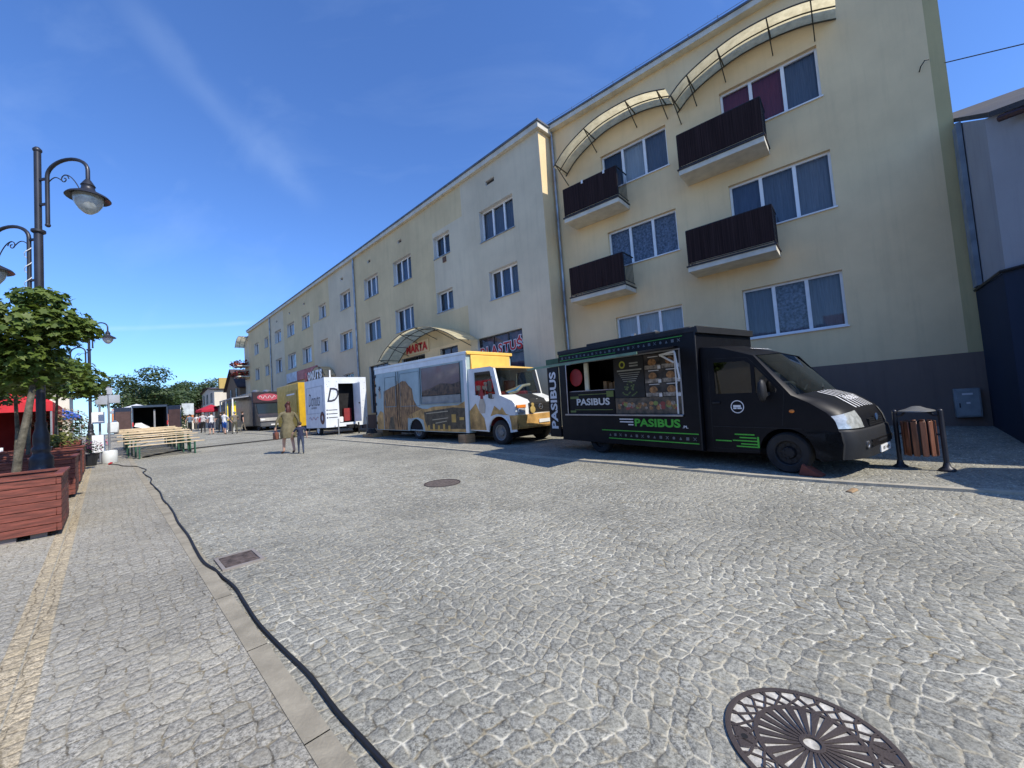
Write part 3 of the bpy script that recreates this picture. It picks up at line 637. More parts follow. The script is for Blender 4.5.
mb = MB(); mb.box(-.0225, -.0205, 3.5, 4.75, 1.06, 1.075); mb.box(-.0225, -.0205, 3.65, 4.6, 1.44, 1.455); mb.box(-.0225, -.0205, 3.45, 3.66, 1.37, 1.51); mb.box(-.0225, -.0205, 4.6, 4.9, 1.35, 1.41); mb.box(-.0225, -.0205, 4.72, 4.92, 1.0, 1.05); mb.split('sign_border', mat('olive_print', (.16, .22, .05), .6), sbo)
nb = MB(); nb.box(-.02, -.004, 2.58, 3.40, 1.335, 2.23); nbo = nb.build('menu_board', mat('chalk_black', (.016, .017, .018), .6), BT)
mb = MB()
for k in range(2): mb.box(-.0225, -.0205, 2.72, 2.95, 2.08 - k * .06, 2.11 - k * .06)
mb.box(-.0225, -.0205, 2.63, 3.3, 1.93, 1.96)
for k in range(5): mb.box(-.0225, -.0205, 2.68 + .03 * k, 3.26 - .03 * k, 1.875 - k * .045, 1.888 - k * .045)
mb.split('menu_text', mat('menu_ink', (.35, .36, .33), .6), nbo)
mb = MB(); mb.M = Matrix.Translation((-.0225, 3.15, 2.08)) @ Matrix.Rotation(rad(90), 4, 'Y'); mb.lathe([(.085, 0), (.05, .001)], 20, cap=False); mb.build('badge', mat('badge_yellow', (.42, .45, .05), .5), nbo)
mb = MB()
for k in range(26):
    a = 6.28 * k / 26; rr_ = .22 * sqrt(rr.random()); mb.box(-.0225, -.0205, 2.98 + rr_ * cos(a) - .02, 2.98 + rr_ * cos(a) + .02, 1.53 + rr_ * sin(a) * .8 - .02, 1.53 + rr_ * sin(a) * .8 + .012)
mb.split('sketch', mat('sketch_green', (.12, .17, .06), .6), nbo)
pb = MB(); pb.box(-.02, -.004, hy0 + .02, 2.56, 1.335, 2.23); pbo = pb.build('photo_board', mat('photo_dark', (.05, .042, .036), .5, var=.5, vs=5), BT)
bun = mat('bun_print', (.38, .19, .07), .5, var=.3, vs=14); pap = mat('paper_print', (.33, .29, .24), .6, var=.3, vs=16)
pm_ = MB(); bm_ = MB(); lm_ = MB()
for r_ in range(3):
    for q in range(2):
        yc, zc = 2.36 - q * .42, 2.05 - r_ * .29
        pm_.box(-.0222, -.0203, yc - .19, yc + .19, zc - .13, zc - .05)
        bm_.add([(-.024, yc + .10 * cos(a * pi / 8), zc + .085 * sin(a * pi / 8) * (1 if a < 8 else .7)) for a in range(16)], [tuple(range(16))])
        lm_.box(-.0235, -.0205, yc - .15, yc + .1, zc + .115, zc + .13); lm_.box(-.0245, -.0225, yc - .2, yc - .13, zc - .14, zc - .07)
pm_.split('paper_photo', pap, pbo); bm_.split('burger_photo', bun, pbo); lm_.split('price_tag', M['white_ink'], pbo)
lb = MB(); lb.box(-.021, -.004, hy0 + .02, 3.40, hz0 + .0, 1.325); lbo = lb.build('snack_board', mat('snack_photo', (.16, .12, .08), .5, var=.5, vs=7, col2=(.03, .03, .025)), BT)
mb = MB()
for i in range(44):
    y = rr.uniform(1.85, 3.3); z = 1.09 + rr.random() * .12; q = rr.uniform(.03, .07); mb.cur = rr.choice((0, 0, 1, 2, 3))
    mb.add([(-.0225 - i * .00005, y + q * cos(a * pi / 4), z + q * .8 * sin(a * pi / 4)) for a in range(8)], [tuple(range(8))])
mb.split('snack_photo', [bun, mat('meat_print', (.30, .06, .05), .5), mat('salad_print', (.22, .28, .07), .5), pap], lbo)
# things inside the hatch
mb = MB(); mb.M = Matrix.Translation((.06, 4.74, 1.90)) @ Matrix.Rotation(rad(90), 4, 'Y'); mb.lathe([(.22, 0), (.23, .01), (.22, .02)], 24); mb.build('round_sign', mat('neon_red', (.40, .02, .02), .5), BT)
mb = MB(); mb.box(.08, .12, 4.32, 4.45, 1.53, 2.24); mb.build('lamp_panel', mat('cream_panel', (.8, .78, .6), .5), BT)
mb = MB(); mb.box(.3, .5, 3.48, 3.7, 1.55, 1.73); mb.box(.3, .45, 3.74, 3.86, 1.55, 1.71); mb.box(.25, .42, 3.88, 3.98, 1.55, 1.75); mb.build('paper_bag', mat('kraft', (.38, .24, .12), .8), BT)
mb = MB(); mb.box(.02, .7, 3.42, hy1, 1.51, 1.55); mb.build('counter', M['steel'], BT)
# hatch flap standing out over the street
mb = MB(); mb.add([(-.04, 1.75, 2.30), (-.04, 4.97, 2.31), (-1.30, 4.97, 2.13), (-1.30, 1.75, 2.15), (-.04, 1.75, 2.33), (-.04, 4.97, 2.34), (-1.30, 4.97, 2.16), (-1.30, 1.75, 2.18)], [(0, 1, 2, 3), (7, 6, 5, 4), (0, 4, 5, 1), (1, 5, 6, 2), (2, 6, 7, 3), (3, 7, 4, 0)])
fl = mb.build('hatch_flap', M['black'], BT)
mb = MB(); mb.bar((-1.315, 1.73, 2.165), (-1.315, 4.99, 2.145), .02, .05); mb.build('flap_edge', mat('mint_edge', (.16, .26, .17), .35, .3), fl)
mb = MB(); mb.bar((-.06, 1.80, .98), (-.06, 1.80, 2.22), .025); mb.bar((-.06, 1.80, 2.22), (-.06, 2.14, 2.18), .045); mb.bar((-.06, 2.12, 2.18), (-.06, 1.82, 2.0), .035); mb.bar((-.07, 1.79, 2.2), (-.1, 1.70, 1.66), .03); mb.build('flap_strut', M['white'], fl, bevel=.004)
# banner wing behind the box and green box
mb = MB(); mb.box(-.06, -.02, 5.30, 5.74, .34, 2.24); bw = mb.build('rear_banner', M['black'], BT, bevel=.005)
text(bw, 'PASIBUS', (-.062, 5.52, 1.34), (0, 0, 1), (0, 1, 0), .27, M['white_ink'], 1.55, bold=.03)
mb = MB(); mb.box(-.03, .5, 5.28, 5.80, 2.26, 2.47); mb.build('roof_box', mat('dark_green_box', (.02, .08, .03), .5), BT)
mb = MB(); mb.box(.0, .5, 5.26, 5.8, .34, .56); mb.build('rear_step', M['blackmatt'], BT)
# --- cab
side = [(1.34, .26), (1.34, 2.24), (.98, 2.19), (.40, 1.98), (-.12, 1.28), (-.36, 1.15), (-.58, .99), (-.66, .88), (-.70, .73), (-.73, .70), (-.755, .52), (-.73, .30), (-.48, .25)] + [(y, z) for y, z in arch_pts(0, .40, .30)[::-1]]
win1 = [(1.10, 1.34), (1.10, 1.92), (.55, 1.90), (.46, 1.84), (.46, 1.34)]; win2 = [(.40, 1.34), (.40, 1.80), (.30, 1.68), (.07, 1.38), (.09, 1.33)]
CW = 1.98; cx0 = .06
mb = MB(); mb.panel([side, win1, win2], cx0, cx0 + .03); mb.panel([side, win1, win2], cx0 + CW - .03, cx0 + CW)
def loft(profs, xs, closed=False):
    vs = []; fs = []; n = len(profs[0])
    for x, p in zip(xs, profs): vs += [(x, y, z) for y, z in p]
    for i in range(len(xs) - 1):
        for k in range(n - 1): fs.append((i * n + k, i * n + k + 1, (i + 1) * n + k + 1, (i + 1) * n + k))
    return vs, fs
def cabprof(u):               # u 0 at the side, 1 in the middle; points from roof rear to bumper bottom
    n_ = .21 * (1 - .55 * (1 - u) ** 3 - .45 * (1 - u) ** 14); c_ = .05 * u; e_ = .05 * min(1, u * 6)
    return [(1.34, 2.24 + c_), (.98, 2.19 + c_), (.40 - .03 * u, 1.98 + c_), (-.12 - n_ * .7, 1.28 + c_), (-.36 - n_ * .85, 1.15 + e_ + c_ * .6), (-.58 - n_, .99 + e_ * .6 + c_ * .5), (-.66 - n_, .88), (-.70 - n_, .73), (-.73 - n_, .70), (-.755 - n_ * 1.05, .52), (-.73 - n_, .30)]
us = [0, .015, .04, .08, .14, .24, .4, .65, .85, 1]; xs = [cx0 + CW / 2 * u for u in us] + [cx0 + CW - CW / 2 * u for u in us[-2::-1]]; uu = us + us[-2::-1]
profs = [cabprof(u) for u in uu]; vs, fs = loft(profs, xs); nP = len(profs[0])
body_f = []; glass_f = []; bump_f = []
for idx, f in enumerate(fs):
    i, k = divmod(idx, nP - 1)
    if k == 2 and 3 <= i <= len(xs) - 5: glass_f.append(f)
    elif k >= 7: bump_f.append(f)
    else: body_f.append(f)
mb.add(vs, body_f); cab = mb.build('cab', M['black'], BT, smooth=True, angle=62); cab.modifiers.new('wn', 'WEIGHTED_NORMAL').keep_sharp = True
mb = MB(); mb.add([(x, y + .006, z - .004) for x, y, z in vs], glass_f); mb.build('windscreen', M['carglass'], BT, smooth=True)
mb = MB(); mb.add(vs, bump_f)
bq = [(-.73, .30), (-.755, .52), (-.73, .70), (-.26, .74), (-.30, .64), (-.38, .49), (-.43, .33), (-.46, .25)]; mb.panel([bq], cx0 - .0, cx0 + .012); mb.panel([bq], cx0 + CW - .012, cx0 + CW)
bp = mb.build('bumper', M['blackmatt'], BT, smooth=True, angle=70); bp.modifiers.new('wn', 'WEIGHTED_NORMAL').keep_sharp = True
mb = MB(); xm = cx0 + CW / 2
mb.box(xm - .50, xm + .50, -.972, -.93, .46, .56); mb.box(xm - .34, xm + .34, -.905, -.86, .735, .86); mb.build('grille', mat('grille_black', (.006, .006, .006), .4), bp)
mb = MB(); [mb.box(xm - .34, xm + .34, -.912, -.905, .755 + k * .035, .765 + k * .035) for k in range(3)]; mb.split('grille_bar', M['blackmatt'], bp)
mb = MB(); mb.box(xm - .10, xm + .42, -.968, -.952, .32, .43); npo = mb.build('number_plate', M['white'], bp); text(npo, 'W 48F', (xm + .16, -.969, .375), (1, 0, 0), UP, .06, M['black'], .36)
mb = MB(); mb.M = Matrix.Translation((xm, -.91, .87)) @ Matrix.Rotation(rad(90), 4, 'X'); mb.lathe([(.055, 0), (.055, .012), (.0, .014)], 20, cap=False); mb.build('round_badge', mat('badge_blue', (.08, .14, .25), .3, .4), bp)
for sx in (1, -1):
    mb = MB(); gv = []; nu, nv = 8, 4
    for iu in range(nu + 1):
        u = .44 * iu / nu; P = cabprof(u); x = cx0 + CW / 2 * u
        for iv in range(nv + 1):
            t_ = iv / nv; top = .42 - .25 * (u / .44) if True else 0; q = 5 + (top * (1 - t_) + 1.85 * t_); k_ = int(min(6, q)); fq = q - k_
            y = P[k_][0] * (1 - fq) + P[k_ + 1][0] * fq - .012; z = P[k_][1] * (1 - fq) + P[k_ + 1][1] * fq
            gv.append((x if sx > 0 else 2 * xm - x, y, z))
    mb.add(gv, [(i * (nv + 1) + k, (i + 1) * (nv + 1) + k, (i + 1) * (nv + 1) + k + 1, i * (nv + 1) + k + 1) for i in range(nu) for k in range(nv)])
    hl = mb.build('headlight', mat('headlight_lens', (.52, .53, .48), .12, .2, var=.15, vs=14, spec=.9, coat=1), BT, smooth=True, angle=60)
    mb = MB(); mb.M = Matrix.Translation((xm + sx * .62, -.93, .50)) @ Matrix.Rotation(rad(90), 4, 'X'); mb.lathe([(.05, 0), (.055, .02), (.04, .02), (.03, .0)], 14); mb.build('fog_lamp', M['steel'], bp)
# painted stripes and word on the bonnet
for sx in range(7):
    x0 = xm - .42 + sx * .135; u0 = 1 - abs(x0 - xm) / (CW / 2); u1 = 1 - abs(x0 + .038 - xm) / (CW / 2)
    a, b = cabprof(u0), cabprof(u1); mb = MB()
    for k in (3, 4):
        f0 = .12 if k == 3 else 0
        lo = lambda P, t: (P[k][0] * (1 - t) + P[k + 1][0] * t, P[k][1] * (1 - t) + P[k + 1][1] * t)
        p, q, r_, s_ = lo(a, f0), lo(b, f0), lo(b, 1), lo(a, 1); e_ = .006
        mb.quad((x0, p[0], p[1] + e_), (x0 + .038, q[0], q[1] + e_), (x0 + .038, r_[0] - .002, r_[1] + e_), (x0, s_[0] - .002, s_[1] + e_))
    mb.build('bonnet_stripe', M['white_ink'], cab)
pm1 = cabprof(.8); d_ = Vector((0, pm1[3][0] - pm1[4][0], pm1[3][1] - pm1[4][1])).normalized()
mid = Vector((xm, (pm1[4][0] + pm1[5][0]) / 2 + .06, (pm1[4][1] + pm1[5][1]) / 2 + .045)); d2 = Vector((0, pm1[4][0] - pm1[5][0], pm1[4][1] - pm1[5][1])).normalized()
text(cab, 'PASIBUS', mid, (1, 0, 0), d2, .10, M['white_ink'], .55, extr=.012, bold=.02)
text(cab, 'PASIBUS.PL', (xm, .68, 2.14), (1, 0, 0), Vector((0, .58, .24)).normalized(), .05, M['white_ink'], .8, extr=.012, bold=.02)
# side glass, door lines, mirror, logo
for a in (cx0 + .012, cx0 + CW - .016):
    mb = MB(); mb.panel([win1], a, a + .004); mb.build('side_window', M['darkglass'], BT); mb = MB(); mb.panel([win2], a, a + .004); mb.build('quarter_window', M['darkglass'], BT)
mb = MB()
for a, b in (((1.2, .34), (1.2, 2.0)), ((1.2, 2.0), (.5, 1.96)), ((.03, .78), (-.03, 1.34)), ((.5, 1.96), (-.03, 1.34)), ((.4, .34), (1.2, .34))): mb.bar((cx0 - .001, *a), (cx0 - .001, *b), .008, .004, (1, 0, 0))
dl = mb.build('door_seam', M['rubber'], cab)
mb = MB(); mb.box(cx0 - .012, cx0 - .001, -.24, 1.18, .735, .765) if False else mb.box(cx0 - .008, cx0 - .001, -.24, 1.18, .735, .745); mb.build('side_moulding', M['blackmatt'], cab)
mb = MB(); mb.box(cx0 - .03, cx0 - .001, 1.02, 1.16, 1.16, 1.20); mb.build('door_handle', M['blackmatt'], cab, bevel=.006)
for sx, xx in ((-1, cx0 - .14), (1, cx0 + CW + .14)):
    mb = MB(); mb.sphere((xx, .24, 1.37), (.10, .065, .19), 14, 10); mb.bar((xx, .24, 1.27), (xx - sx * .14, .2, 1.32), .05); mb.build('mirror', M['blackmatt'], BT, smooth=True)
mb = MB(); mb.M = Matrix.Translation((cx0 - .002, .72, 1.10)) @ Matrix.Rotation(rad(-90), 4, 'Y'); mb.lathe([(.115, 0), (.115, .002), (.10, .002), (.10, 0)], 28, cap=False); lg = mb.build('door_logo', M['white_ink'], cab)
mb = MB(); mb.box(cx0 - .004, cx0 - .002, .66, .79, 1.09, 1.13); mb.box(cx0 - .004, cx0 - .002, .645, .72, 1.06, 1.085); mb.box(cx0 - .004, cx0 - .002, .735, .79, 1.06, 1.085); mb.build('bus_emblem', M['white_ink'], lg)
mb = MB(); mb.sphere((cx0 - .008, -.12, 1.02), (.014, .04, .03), 10, 6); mb.build('indicator', mat('amber', (.75, .22, .03), .3), BT, smooth=True)
mb = MB()
for z0, y0, y1 in ((.60, .47, .80), (.545, .44, .72), (.49, .42, .84), (.435, .42, .70), (.39, .42, .78), (.475, .86, 1.15)): mb.box(cx0 - .0035, cx0 - .001, y0, y1, z0, z0 + .022)
mb.box(cx0 - .004, cx0 - .001, .40, .43, .39, .58); mb.build('lime_logo', M['green'], cab)
mb = MB(); mb.box(.2, 1.95, .45, .62, .45, 1.5); mb.box(.3, .75, .62, .78, .8, 1.7); mb.box(1.2, 1.7, .62, .78, .8, 1.7); mb.build('seat', mat('seat_cloth', (.02, .02, .025), .9), BT, bevel=.05)
mb = MB(); mb.box(.12, 2.0, -.02, .28, .9, 1.24); mb.build('dashboard', mat('dash_grey', (.10, .10, .10), .7), BT, bevel=.03)
mb = MB(); mb.M = Matrix.Translation((1.5, .36, 1.3)) @ Matrix.Rotation(rad(65), 4, 'X'); mb.tube([(.19 * cos(a * pi / 10), .19 * sin(a * pi / 10), 0) for a in range(21)], .014, 6); mb.build('steering_wheel', M['blackmatt'], BT, smooth=True)
mb = MB(); mb.bar((.45, -.18, 1.34), (.98, -.05, 1.42), .02, .012); mb.bar((1.1, -.24, 1.36), (1.6, -.08, 1.42), .02, .012); mb.split('wiper', M['rubber'], BT)
mb = MB(); mb.box(.25, 1.95, -.5, 5.2, .28, .36); mb.box(.45, 1.7, -.45, 5.1, .2, .28); mb.build('chassis', M['dark'], BT)
mb = MB(); mb.box(0.0, .35, 3.5, 4.6, .36, .8); mb.build('wheel_housing', M['dark'], BT)
for y in (0, 4.05):
    wheel(BT, .09 if y == 0 else .06, y, .335, .2); wheel(BT, .06 + CW - .03, y, .335, .2, -1)
# triangular chock
ch = MB(); ch.M = Matrix.Translation((p0.x, p0.y, H(p0.x, p0.y))) @ Matrix.Rotation(TP, 4, 'Z')
ch.add([(.02, -.46, 0), (.22, -.46, 0), (.22, -.16, 0), (.02, -.16, 0), (.02, -.22, .17), (.22, -.22, .17)], [(0, 1, 2, 3), (0, 4, 5, 1), (3, 2, 5, 4), (0, 3, 4), (1, 5, 2)])
tag(ch.build('wheel_chock', mat('chock_brick', (.16, .045, .03), .8)), 'rusty red wedge chock against the front wheel of the black food truck', 'wheel chock')
# ================================================================== cream and ochre food van
q0 = LF(8.63, 9.0); q0 = Vector((-.52, 12.6))
CT = thing('food_truck', 'old square food van with pale blue and ochre rock mural and yellow roof', 'food truck', (q0.x, q0.y, H(q0.x, q0.y) - .02), TL, rx=GR)
skyb = mat('pale_blue_paint', (.34, .45, .46), .45, var=.08, vs=1.2); och = mat('ochre_print', (.60, .35, .11), .5, var=.3, vs=2.5, v2=.5); rock = mat('rock_print', (.34, .18, .065), .5, var=.4, vs=3, stretch=(1, 4, 1), v2=.6)
yl = mat('yellow_paint', (.78, .50, .12), .4, var=.06); cream = mat('cream_paint', (.72, .74, .72), .35, var=.05, coat=.3); olive = mat('olive_print_dark', (.085, .065, .035), .5, var=.3, vs=5)
VW = 2.15; b0, b1_, bz0, bz1 = 1.45, 8.0, .36, 3.05
mb = MB(); outer = [(b0, bz0), (b0, bz1), (b1_, bz1), (b1_, bz0), (5.35, bz0)] + [(4.75 + .5 * cos(pi * k / 10), .36 + .48 * sin(pi * k / 10)) for k in range(11)] + [(4.15, bz0)]
hatch = [(1.85, 1.42), (1.85, 2.80), (4.28, 2.80), (4.28, 1.42)]
mb.panel([outer, hatch], 0, .04); mb.panel([outer], VW - .04, VW); mb.box(.04, VW - .04, b0, b0 + .04, bz0, bz1); mb.box(.04, VW - .04, b1_ - .04, b1_, bz0, bz1); mb.box(.04, VW - .04, b0 + .04, b1_ - .04, bz0 + .01, bz0 + .05)
vb = mb.build('box_body', skyb, CT)
mb = MB(); mb.box(-.03, VW + .03, b0 - .03, b1_ + .03, bz1 + .002, bz1 + .10); mb.box(-.012, -.001, b0, b1_, bz1 - .2, bz1); mb.build('roof', cream, vb, bevel=.015)
mb = MB(); mb.box(.16, VW - .1, b0 - .08, b0 - .002, 2.50, bz1 - .03); mb.box(-.04, VW + .04, b0 - .09, b0 - .034, bz1 - .02, bz1 + .10); mb.build('yellow_fairing', yl, CT, bevel=.02)
mb = MB(); mb.box(-.02, .0, b0 - .0, b0 + .16, bz0, bz1 - .2); mb.build('corner_post', cream, vb)
mb = MB(); mb.panel([[(7.3, .38), (7.3, 1.5), (7.25, 2.05), (6.9, 2.12), (6.6, 2.2), (6.2, 2.25), (5.7, 2.4), (5.4, 2.38), (5.2, 2.2), (4.95, 2.05), (4.85, 1.6), (4.6, 1.32), (4.3, 1.25), (4.3, .95), (5.35, .88), (5.38, .38)]], -.006, -.001); mb.build('rock_mural', rock, vb)
mb = MB(); mb.panel([[(1.47, .38), (4.1, .38), (4.22, .80), (4.6, .9), (5.2, .85), (5.2, 1.0), (4.3, 1.24), (3.9, 1.22), (3.5, 1.3), (2.0, 1.32), (1.47, 1.5)]], -.0065, -.0045); mb.panel([[(7.35, .38), (7.95, .38), (7.95, .95), (7.6, 1.2), (7.35, 1.1)]], -.006, -.001); mb.split('ground_mural', och, vb)
mb = MB(); mb.panel([[(1.5, .5), (3.9, .45), (4.1, .75), (4.15, 1.1), (2.3, 1.25), (1.5, 1.2)]], -.010, -.007); mb.panel([[(6.4, .4), (6.9, .4), (6.75, .9), (6.5, .95)]], -.010, -.007); mb.split('road_mural', olive, vb)
mb = MB()
for k, (y0, y1, z) in enumerate(((2.6, 4.0, 1.12), (2.6, 3.6, .88), (2.7, 3.4, .76))): mb.bar((-.0115, y0, z), (-.0115, y1, z - .08), .03, .003, (1, 0, 0))
mb.split('slogan', mat('slogan_cream', (.45, .38, .25), .6), vb)
mb = MB(); mb.box(-.0125, -.0105, 2.15, 2.4, .72, 1.0); mb.box(-.0125, -.0105, 1.7, 1.95, .8, .9); [mb.box(-.0125, -.0105, 2.5 + .32 * k, 2.62 + .32 * k, .4, .6 + .05 * (k % 2)) for k in range(5)]; mb.split('mural_detail', mat('ochre_light', (.55, .33, .07), .5), vb)
mb = MB(); mb.box(.02, .035, 1.85, 4.28, 1.72, 2.8); sh = mb.build('shutter_glass', mat('hatch_glass', (.19, .15, .15), .12, var=.12, vs=1.2, spec=.8), CT)
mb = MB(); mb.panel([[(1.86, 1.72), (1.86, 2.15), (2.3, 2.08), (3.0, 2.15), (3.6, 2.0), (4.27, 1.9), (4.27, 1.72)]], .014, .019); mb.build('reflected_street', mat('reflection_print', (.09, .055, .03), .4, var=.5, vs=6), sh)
mb = MB(); mb.box(.01, .03, 1.85, 4.28, 1.42, 1.70); mb.box(-.03, .01, 1.83, 4.3, 1.39, 1.42); mb.build('hatch_sill', mat('sill_grey', (.27, .28, .26), .5), CT)
mb = MB()
for a in (1.80, 4.30, 5.95, 6.12): mb.box(-.014, -.011, a, a + .035, .5 if a > 5 else 1.42, 2.82)
for k in range(6): mb.box(-.03, -.001, 8.0 - .06, 8.0, .6 + k * .42, .72 + k * .42)
mb.build('door_seam', M['rubber'], vb)
mb = MB(); mb.panel([[(6.2, 1.35), (6.2, 2.65), (7.15, 2.65), (7.15, 1.35)], [(6.23, 1.38), (6.23, 2.62), (7.12, 2.62), (7.12, 1.38)]], -.016, -.012); mb.panel([[(4.4, 1.35), (4.4, 2.72), (5.85, 2.72), (5.85, 1.35)], [(4.42, 1.37), (4.42, 2.70), (5.83, 2.70), (5.83, 1.37)]], -.016, -.012); mb.split('door_frame', mat('frame_teal', (.16, .24, .26), .4), vb)
rr = random.Random(12); mb = MB(); mc2 = MB()
for i in range(34):
    y = rr.uniform(4.95, 7.2); z = rr.uniform(.5, 2.2) if 5.3 < y < 6.9 else rr.uniform(.5, 1.5); h_ = rr.uniform(.15, .5); w_ = rr.uniform(.015, .05)
    (mb if i % 2 else mc2).add([(-.0075, y, z), (-.0075, y + w_, z + .02), (-.0075, y + w_ * .6 + .03, z + h_), (-.0075, y + .02, z + h_ * .9)], [(0, 1, 2, 3)])
mb.split('rock_crack', mat('rock_dark', (.07, .035, .015), .6), vb); mc2.split('rock_ledge', mat('rock_light', (.50, .30, .13), .6), vb)
figm = mat('figure_print', (.07, .045, .035), .6, var=.4); figr = mat('figure_red', (.3, .02, .02), .6)
def figure(parent, y, z, k=1., x=-.012):
    mb = MB(); mb.panel([[(y - .10 * k, z), (y + .1 * k, z), (y + .13 * k, z + .2 * k), (y + .07 * k, z + .36 * k), (y - .07 * k, z + .36 * k), (y - .13 * k, z + .2 * k)]], x - .003, x); mb.split('figure_print', mat('shirt_print', (.5, .42, .32), .6), parent)
    mb = MB(); mb.panel([[(y - .14 * k, z + .44 * k), (y + .14 * k, z + .44 * k), (y + .06 * k, z + .5 * k), (y + .04 * k, z + .6 * k), (y - .05 * k, z + .6 * k), (y - .07 * k, z + .5 * k)]], x - .004, x); mb.panel([[(y - .05 * k, z + .36 * k), (y + .05 * k, z + .36 * k), (y + .05 * k, z + .44 * k), (y - .05 * k, z + .44 * k)]], x - .004, x); mb.build('hat_print', figr if k > 1 else figm, parent)
figure(vb, 7.62, 1.75, .9)
# cab of the van
vside = [(1.44, .45), (1.44, 2.52), (.32, 2.52), (.16, 2.46), (-.06, 1.58), (-.62, 1.36), (-.70, 1.28), (-.72, .95), (-.74, .45), (-.50, .42)] + [(.5 * cos(pi - pi * k / 12), .42 + .50 * sin(pi * k / 12)) for k in range(13)]
vw = [(1.12, 1.62), (1.12, 2.38), (.34, 2.38), (.12, 1.62)]
mb = MB(); mb.panel([vside, vw], .04, .07); mb.panel([vside, vw], VW - .07, VW - .04)
def vprof(u):
    n_ = .10 * (1 - (1 - u) ** 2.5)
    return [(1.44, 2.52 + .03 * u), (.32, 2.52 + .03 * u), (.16 - n_ * .6, 2.46), (-.06 - n_, 1.58), (-.60 - n_, 1.38 + .03 * u), (-.70 - n_, 1.28), (-.73 - n_, .95), (-.80 - n_, .93), (-.82 - n_, .58), (-.78 - n_, .52)]
us = [0, .07, .2, .5, 1]; xs = [.04 + (VW - .08) / 2 * u for u in us] + [VW - .04 - (VW - .08) / 2 * u for u in us[-2::-1]]; uu = us + us[-2::-1]
vs, fs = loft([vprof(u) for u in uu], xs); n = 9; bf = []; gf = []; bu = []; yf = []
for idx, f in enumerate(fs):
    i, k = divmod(idx, n)
    if k == 2 and 1 <= i <= len(xs) - 3: gf.append(f)
    elif k >= 6: bu.append(f)
    elif k in (0, 1): yf.append(f)
    else: bf.append(f)
mb.add(vs, bf); vc = mb.build('cab', cream, CT, smooth=True, angle=25)
mb = MB(); mb.add([(x, y, z + .004) for x, y, z in vs], yf); mb.build('cab_roof', yl, CT, smooth=True, angle=30)
mb = MB(); mb.add([(x, y + .006, z) for x, y, z in vs], gf); mb.build('windscreen', M['carglass'], CT, smooth=True)
mb = MB(); mb.add(vs, bu); mb.panel([[(-.78, .52), (-.80, .94), (-.46, .94), (-.52, .7), (-.54, .5)]], .03, .042); mb.panel([[(-.78, .52), (-.80, .94), (-.46, .94), (-.52, .7), (-.54, .5)]], VW - .042, VW - .03); vbp = mb.build('bumper', och, CT, smooth=True, angle=30)
mb = MB(); mb.panel([[(1.43, .47), (1.43, 1.1), (1.1, 1.35), (.95, 1.1), (.7, .85), (.62, .47)]], .033, .038); mb.panel([[(.40, .92), (.2, 1.25), (-.05, 1.1), (-.15, 1.2), (-.3, 1.0), (-.45, .95), (-.2, .96), (.1, .99)]], .033, .038); mb.split('ochre_mural', och, vc)
figure(vc, .78, 1.02, 1.3, .032)
xm2 = VW / 2
mb = MB(); mb.box(xm2 - .52, xm2 + .52, -.835, -.80, .98, 1.30); gr_ = mb.build('grille', mat('grille_dark', (.03, .03, .03), .5), CT)
mb = MB(); [mb.box(xm2 - .5, xm2 + .5, -.845, -.835, 1.02 + k * .05, 1.035 + k * .05) for k in range(5)]; mb.split('grille_bar', M['blackmatt'], gr_)
mb = MB(); mb.M = Matrix.Translation((xm2, -.85, 1.16)) @ Matrix.Rotation(rad(90), 4, 'X'); mb.tube([(.085 * cos(a * pi / 10), .085 * sin(a * pi / 10), 0) for a in range(21)], .01, 6); [mb.bar((0, 0, 0), (.085 * cos(a), .085 * sin(a), 0), .014) for a in (pi / 2, pi / 2 + 2.094, pi / 2 + 4.189)]; mb.build('star_emblem', M['steel'], gr_)
mb = MB(); mb.M = Matrix.Translation((xm2 - .42, -.86, 1.08)) @ Matrix.Rotation(rad(90), 4, 'X'); mb.lathe([(.11, 0), (.11, .03), (.0, .035)], 18, cap=False); mb.lathe([(.06, 0), (.06, .03), (.0, .035)], 14, c=(0, .15, 0), cap=False); mb.build('round_lamp', mat('lamp_ochre', (.5, .36, .12), .4), gr_, smooth=True)
mb = MB()
q = vprof(.75)
mb.quad((xm2 - .42, q[3][0] + .0, q[3][1] + .008), (xm2 + .36, q[3][0], q[3][1] + .008), (xm2 + .36, q[4][0], q[4][1] + .01), (xm2 - .42, q[4][0], q[4][1] + .01)); mb.quad((xm2 - .42, q[4][0], q[4][1] + .01), (xm2 + .36, q[4][0], q[4][1] + .01), (xm2 + .36, q[5][0] - .01, q[5][1]), (xm2 - .42, q[5][0] - .01, q[5][1])); mb.build('bonnet_patch', M['blackmatt'], vc)
for sx in (0, 1):
    X = (lambda v: v) if sx == 0 else (lambda v: VW - v)
    mb = MB(); mb.box(*sorted((X(.10), X(.42))), -.80, -.74, .97, 1.15); mb.build('headlight', mat('van_lens', (.45, .48, .5), .1, .3, spec=.9, coat=1), CT, bevel=.02)
    mb = MB(); mb.box(*sorted((X(.045), X(.44))), -.80, -.74, 1.155, 1.25); mb.build('indicator', MATS['amber'], CT, bevel=.01)
    mb = MB(); mb.panel([vw], X(.055) - .002, X(.055) + .002); mb.build('side_window', M['carglass'], CT)
    mb = MB(); mb.box(*sorted((X(-.16), X(.0))), .22, .28, 1.70, 2.05); mb.box(*sorted((X(-.14), X(-.02))), .2, .28, 1.50, 1.66); mb.bar((X(-.08), .26, 2.1), (X(.06), .24, 2.2), .02); mb.bar((X(-.08), .26, 1.48), (X(.06), .2, 1.5), .02); mb.bar((X(-.08), .27, 1.48), (X(-.08), .27, 2.12), .02); mb.build('mirror', M['blackmatt'], CT, bevel=.01)
